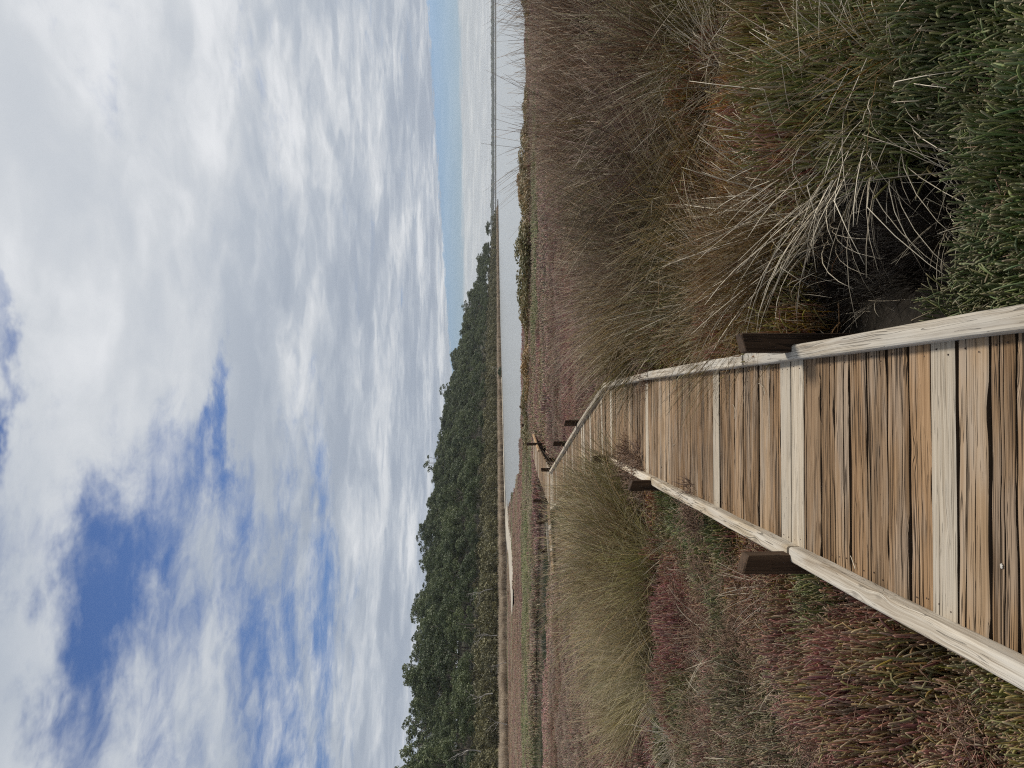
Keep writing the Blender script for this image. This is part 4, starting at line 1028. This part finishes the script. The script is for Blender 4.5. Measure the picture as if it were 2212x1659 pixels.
for k, (ss, lab) in enumerate(EMERG):
    dd = (74, 70, 78, 72, 80, 70, 76, 80, 78, 70, 46, 26)[k]; p = foot(np.array([float(ss)]))[0] + INL * dd
    put_tree('eucalyptus_tree', EUC_OPEN[k % 3], (p[0], p[1], float(hill_z(ss, dd))), k * 1.9, (1.28, 1.2, 1.32, 1.25, 1.38, 1.2, 1.3, 1.25, 1.5, 1.35, 1.3, 1.15)[k], lab, 'tree', None)
if rest:
    R_ = np.array(rest); n = len(R_); sc = r.uniform(.8, 1.15, n) * np.where(R_[:, 4] < 24, .72, 1.0)
    scatter('woodland', R_[:, 1:4], np.column_stack([np.zeros((n, 2)), r.uniform(0, 6.28, n)]), np.column_stack([sc, sc, sc]), r.integers(0, 7, n), np.ones((n, 3)), pool('woodland_crown', [e[1] for e in EUC]),
            'distant woodland covering the far end of the hill', 'woodland')
# scrub along the foot
cand = []; s = 95.0
while s < fcum[-1] - 1:
    dist = np.hypot(*foot(np.array([s]))[0]); sp_ = 2.9 + dist * .006
    for d in np.arange(1.5, 22, sp_):
        p = foot(np.array([s + r.normal(0, .8)]))[0] + INL * (d + r.normal(0, .7))
        if abs(p[0]) > 0.58 * p[1] + 5: continue
        cand.append((np.hypot(*p), p[0], p[1], float(hill_z(s, d))))
    s += sp_
cand.sort(); print('scrub candidates', len(cand))
for dist, x, y, z in cand[:300]:
    put_tree('paperbark_shrub', SCRUB[r.integers(0, 6)], (x, y, z), r.uniform(0, 6.28), r.uniform(.7, 1.1), 'olive-brown paperbark shrub in the scrub along the foot of the hill', 'shrub', 'paperbark scrub at the foot of the hill')
rest = np.array(cand[300:])
if len(rest):
    n = len(rest); sc = r.uniform(.7, 1.1, n)
    scatter('scrub', rest[:, 1:4], np.column_stack([np.zeros((n, 2)), r.uniform(0, 6.28, n)]), np.column_stack([sc, sc, sc]), r.integers(0, 6, n), np.ones((n, 3)), pool('scrub_crown', [e[1] for e in SCRUB]), 'distant scrub along the shore towards the headland', 'scrub')

us = r.uniform(95, fcum[-1] - 12, 900); ud = r.uniform(58, 100, 900); up = foot(us) + INL * ud[:, None]
k_ = np.abs(up[:, 0]) < 0.6 * up[:, 1] + 6; us, ud, up = us[k_], ud[k_], up[k_]; n = len(us); sc = r.uniform(.9, 1.4, n)
scatter('understorey', np.column_stack([up, hill_z(us, ud)]), np.column_stack([np.zeros((n, 2)), r.uniform(0, 6.28, n)]), np.column_stack([sc, sc, sc]), r.integers(0, 6, n), np.ones((n, 3)), pool('understorey_crown', [e[1] for e in SCRUB]), 'scrubby understorey filling the crest of the hill', 'scrub')
# bare dead trees
def dead(seed, h, name='dead_tree'):
    r_ = np.random.default_rng(seed); chains = []
    def grow(p, d, L, rad, lev):
        n = 4; pts = [p]
        for q in range(n):
            d = d + r_.normal(0, .16, 3); d /= np.linalg.norm(d); pts.append(pts[-1] + d * L / n)
        chains.append((pts, rad, rad * .55))
        if lev < 3:
            for q in range(2 + (lev < 1)):
                e = d + r_.normal(0, .55, 3); e[2] = abs(e[2]); e /= np.linalg.norm(e)
                grow(pts[-1 - (q % 2)], e, L * r_.uniform(.5, .75), rad * .55, lev + 1)
    grow(np.array([0, 0, -.3]), np.array([r_.normal(0, .15), r_.normal(0, .15), 1.0]), h * .45, h * .018, 0)
    return limb_mesh('dead_tree', chains, M_DEAD)
DEAD = [dead(800 + k, 8) for k in range(4)]
for k, (u, dist, z, s_, lab) in enumerate([(-0.475, 128, 4.0, .9, 'forked bleached dead tree among the eucalypts at the far left'), (-0.40, 121, 2.2, .75, 'leaning dead tree with pale limbs low on the hill'), (-0.325, 133, 1.5, .75, 'pale dead limbs above the scrub left of the salt flat'),
                                           (-0.265, 150, 2.5, .9, 'bare dead tree on the slope above the narrow end of the lake'), (-0.19, 176, 1.8, .8, 'bare grey snag behind the shoreline scrub'),
                                           (0.022, 262, 0.0, .6, 'small bleached snag at the waterline beside a dark shrub'), (0.175, 500, 0.5, 1.0, 'bare pale trunk near the headland'), (-0.36, 112, 0.3, .45, 'small bare stem at the edge of the dry reeds'), (-0.44, 108, .3, .5, 'thin leafless tree rising from the reeds at far left')]):
    yy = dist / math.sqrt(1 + u * u); tag(link('dead_tree', DEAD[k % 4], None, (u * yy, yy, z), (0, 0, k * 1.7), (s_ * .8, s_ * .8, s_ * .8)), lab, 'dead tree')
# dark shrub sitting at the waterline under the hill
tag(link('shore_shrub', leaf_mesh('shore_shrub', [((0, 0, .6), 1.1), ((.9, .2, .45), .8), ((-.8, 0, .4), .7)], .16, M_EUC, 77, 1.5), None, (4.0, 258, WATER_Z)), 'dark rounded shrub standing right at the far waterline', 'shrub')

# dry reeds at the foot of the hill
def reed_clump(seed, n, R, h):
    r_ = np.random.default_rng(seed); a = r_.uniform(0, 6.283, n); d = R * np.sqrt(r_.uniform(0, 1, n))
    rings = 4; t = np.linspace(0, 1, rings)[None, :]; L = h * r_.uniform(.7, 1.1, n); th = r_.normal(0, .10, n)[:, None] + r_.normal(0, .25, n)[:, None] * t
    az = r_.uniform(0, 6.283, n); st = (L / (rings - 1))[:, None]
    hx_ = np.cumsum(np.sin(th) * st, 1); hz_ = np.cumsum(np.cos(th) * st, 1) - (np.cos(th) * st)[:, :1]
    pts = np.stack([(d * np.cos(a))[:, None] + hx_ * np.cos(az)[:, None], (d * np.sin(a))[:, None] + hx_ * np.sin(az)[:, None], hz_], -1)
    v, f = tubes(pts, .022 * r_.uniform(.6, 1.2, n)[:, None] * (1 - .7 * t), 3)
    return mesh_np('reeds', v, f, M_REED, {'rnd': np.repeat(r_.uniform(0, 1, n), rings * 3)})
REED = pool('reed_clump', [reed_clump(850 + k, 110, .8, 1.35) for k in range(4)])
pts = []
for s in np.arange(95, fcum[-1] - 4, .8):
    dist = np.hypot(*foot(np.array([s]))[0]); wid = 15 * sstep(205 - s, 0, 60) + 3.0
    for d in np.arange(-wid, 1.0, .85):
        p = foot(np.array([s + r.normal(0, .4)]))[0] + INL * (d + r.normal(0, .3))
        if abs(p[0]) > 0.58 * p[1] + 5: continue
        if inside(np.array([p[0]]), np.array([p[1]]), LAKE)[0]: continue
        pts.append((p[0], p[1], -.36))
pts = np.array(pts); n = len(pts); print('reed clumps', n)
ss = r.uniform(.8, 1.15, n)
scatter('reeds', pts, np.column_stack([np.zeros((n, 2)), r.uniform(0, 6.28, n)]), np.column_stack([ss, ss, ss * r.uniform(.8, 1.1, n)]), r.integers(0, 4, n), np.ones((n, 3)), REED, 'band of tan dry reeds along the foot of the hill', 'reeds')

# saltbush along the near lake shore
def salt(seed):
    r_ = np.random.default_rng(seed); bl = []
    for k in range(16):
        a = r_.uniform(0, 6.283); q = .95 * math.sqrt(r_.uniform(0, 1)); bl.append(((q * math.cos(a), q * math.sin(a), .35 + .45 * (1 - q) * r_.uniform(.5, 1.2)), r_.uniform(.22, .38)))
    return leaf_mesh('saltbush', bl, .055, M_SALT, seed, .7, squash=1.0)
SALT = [salt(900 + k) for k in range(5)]
for k in range(26):
    x = -3.0 + k * .98 + r.normal(0, .25); y = 40.6 + r.normal(0, .7) + (1.5 if x < 0 else 0)
    if k in (1, 19, 20): continue
    sc = r.uniform(.5, 1.15) * (1.1 if 3 < x < 14 else .7)
    tag(link('saltbush', SALT[k % 5], None, (x, y, -.36), (0, 0, r.uniform(0, 6.28)), (sc * 1.5, sc * 1.3, sc * .85)), 'orange-tinged saltbush in the row along the near lake shore', 'shrub', 'saltbush along the near lake shore')
# old timber stumps at the water's edge
def stump(h, wd, seed):
    r_ = random.Random(seed); n = 7; vs = []
    for j, z in enumerate((-.3, h * .5, h)):
        for k in range(n):
            a = k * 6.283 / n; q = wd * (1 - .1 * j) * r_.uniform(.85, 1.1); vs.append((q * math.cos(a), q * math.sin(a), z + (r_.uniform(-.05, .05) if j == 2 else 0)))
    fs = [(j * n + k, j * n + (k + 1) % n, (j + 1) * n + (k + 1) % n, (j + 1) * n + k) for j in range(2) for k in range(n)] + [tuple(range(2 * n, 3 * n))]
    me = bpy.data.meshes.new('timber_stump'); me.from_pydata(vs, [], fs); me.materials.append(M_POST); return me
for k, (x, y, h, lab) in enumerate([(-1.3, 44.0, .58, 'dark timber stump at the lake edge, tallest of three'), (-2.35, 44.0, .48, 'dark timber stump at the lake edge, middle of three'), (-3.4, 44.0, .40, 'dark timber stump at the lake edge, shortest of three')]):
    tag(link('timber_stump', stump(h, .11, k), None, (x, y, -.36)), lab, 'stump', 'timber stumps at the lake edge')
# low spit with driftwood at the headland
tag(link('driftwood_log', limb_mesh('driftwood_log', [([(0, 0, 0), (3, .3, .25), (7, .2, .2)], .5, .3), ([(5, .3, .3), (6, .5, 1.1)], .2, .1)], M_POST), None, (134, 590, WATER_Z + .25)), 'dark driftwood log lying off the tip of the headland', 'log')

# trees of the far shore, kilometres away
n = 3200; x = r.uniform(300, 2600, n); y = np.interp(x, fx, fy) + r.uniform(40, 300, n); sc = r.uniform(.75, 1.25, n) * (0.8 + .4 * fbm(x * .01, x * 0, 9))
scatter('far_treeline', np.column_stack([x, y, np.full(n, 1.5)]), np.column_stack([np.zeros((n, 2)), r.uniform(0, 6.28, n)]), np.column_stack([sc * 2.0, sc * 2.0, sc * 1.25]), r.integers(0, 7, n), np.ones((n, 3)), pool('far_crown', [e[1] for e in EUC]), 'distant line of trees on the far shore of the lake', 'treeline')

# ------------------------------------------------------------------ the air over the lake
hv = [(x, y, z) for z in (-1.9, 62) for x, y in ((-4400, -4400), (4400, -4400), (4400, 4400), (-4400, 4400))]
me = bpy.data.meshes.new('haze'); me.from_pydata(hv, [], [(3, 2, 1, 0), (4, 5, 6, 7), (0, 1, 5, 4), (1, 2, 6, 5), (2, 3, 7, 6), (3, 0, 4, 7)])
hm = bpy.data.materials.new('haze'); hm.use_nodes = True; t = NT(hm.node_tree); t.n.clear()
pv = t.new('ShaderNodeVolumePrincipled'); pv.inputs['Color'].default_value = (0.86, 0.90, 0.95, 1); pv.inputs['Density'].default_value = 0.00010; pv.inputs['Anisotropy'].default_value = 0.2
ho = t.new('ShaderNodeOutputMaterial'); t.l.new(pv.outputs[0], ho.inputs['Volume']); me.materials.append(hm)
tag(link('haze', me), 'thin pale haze hanging over the lake and marsh', 'haze', kind='stuff')
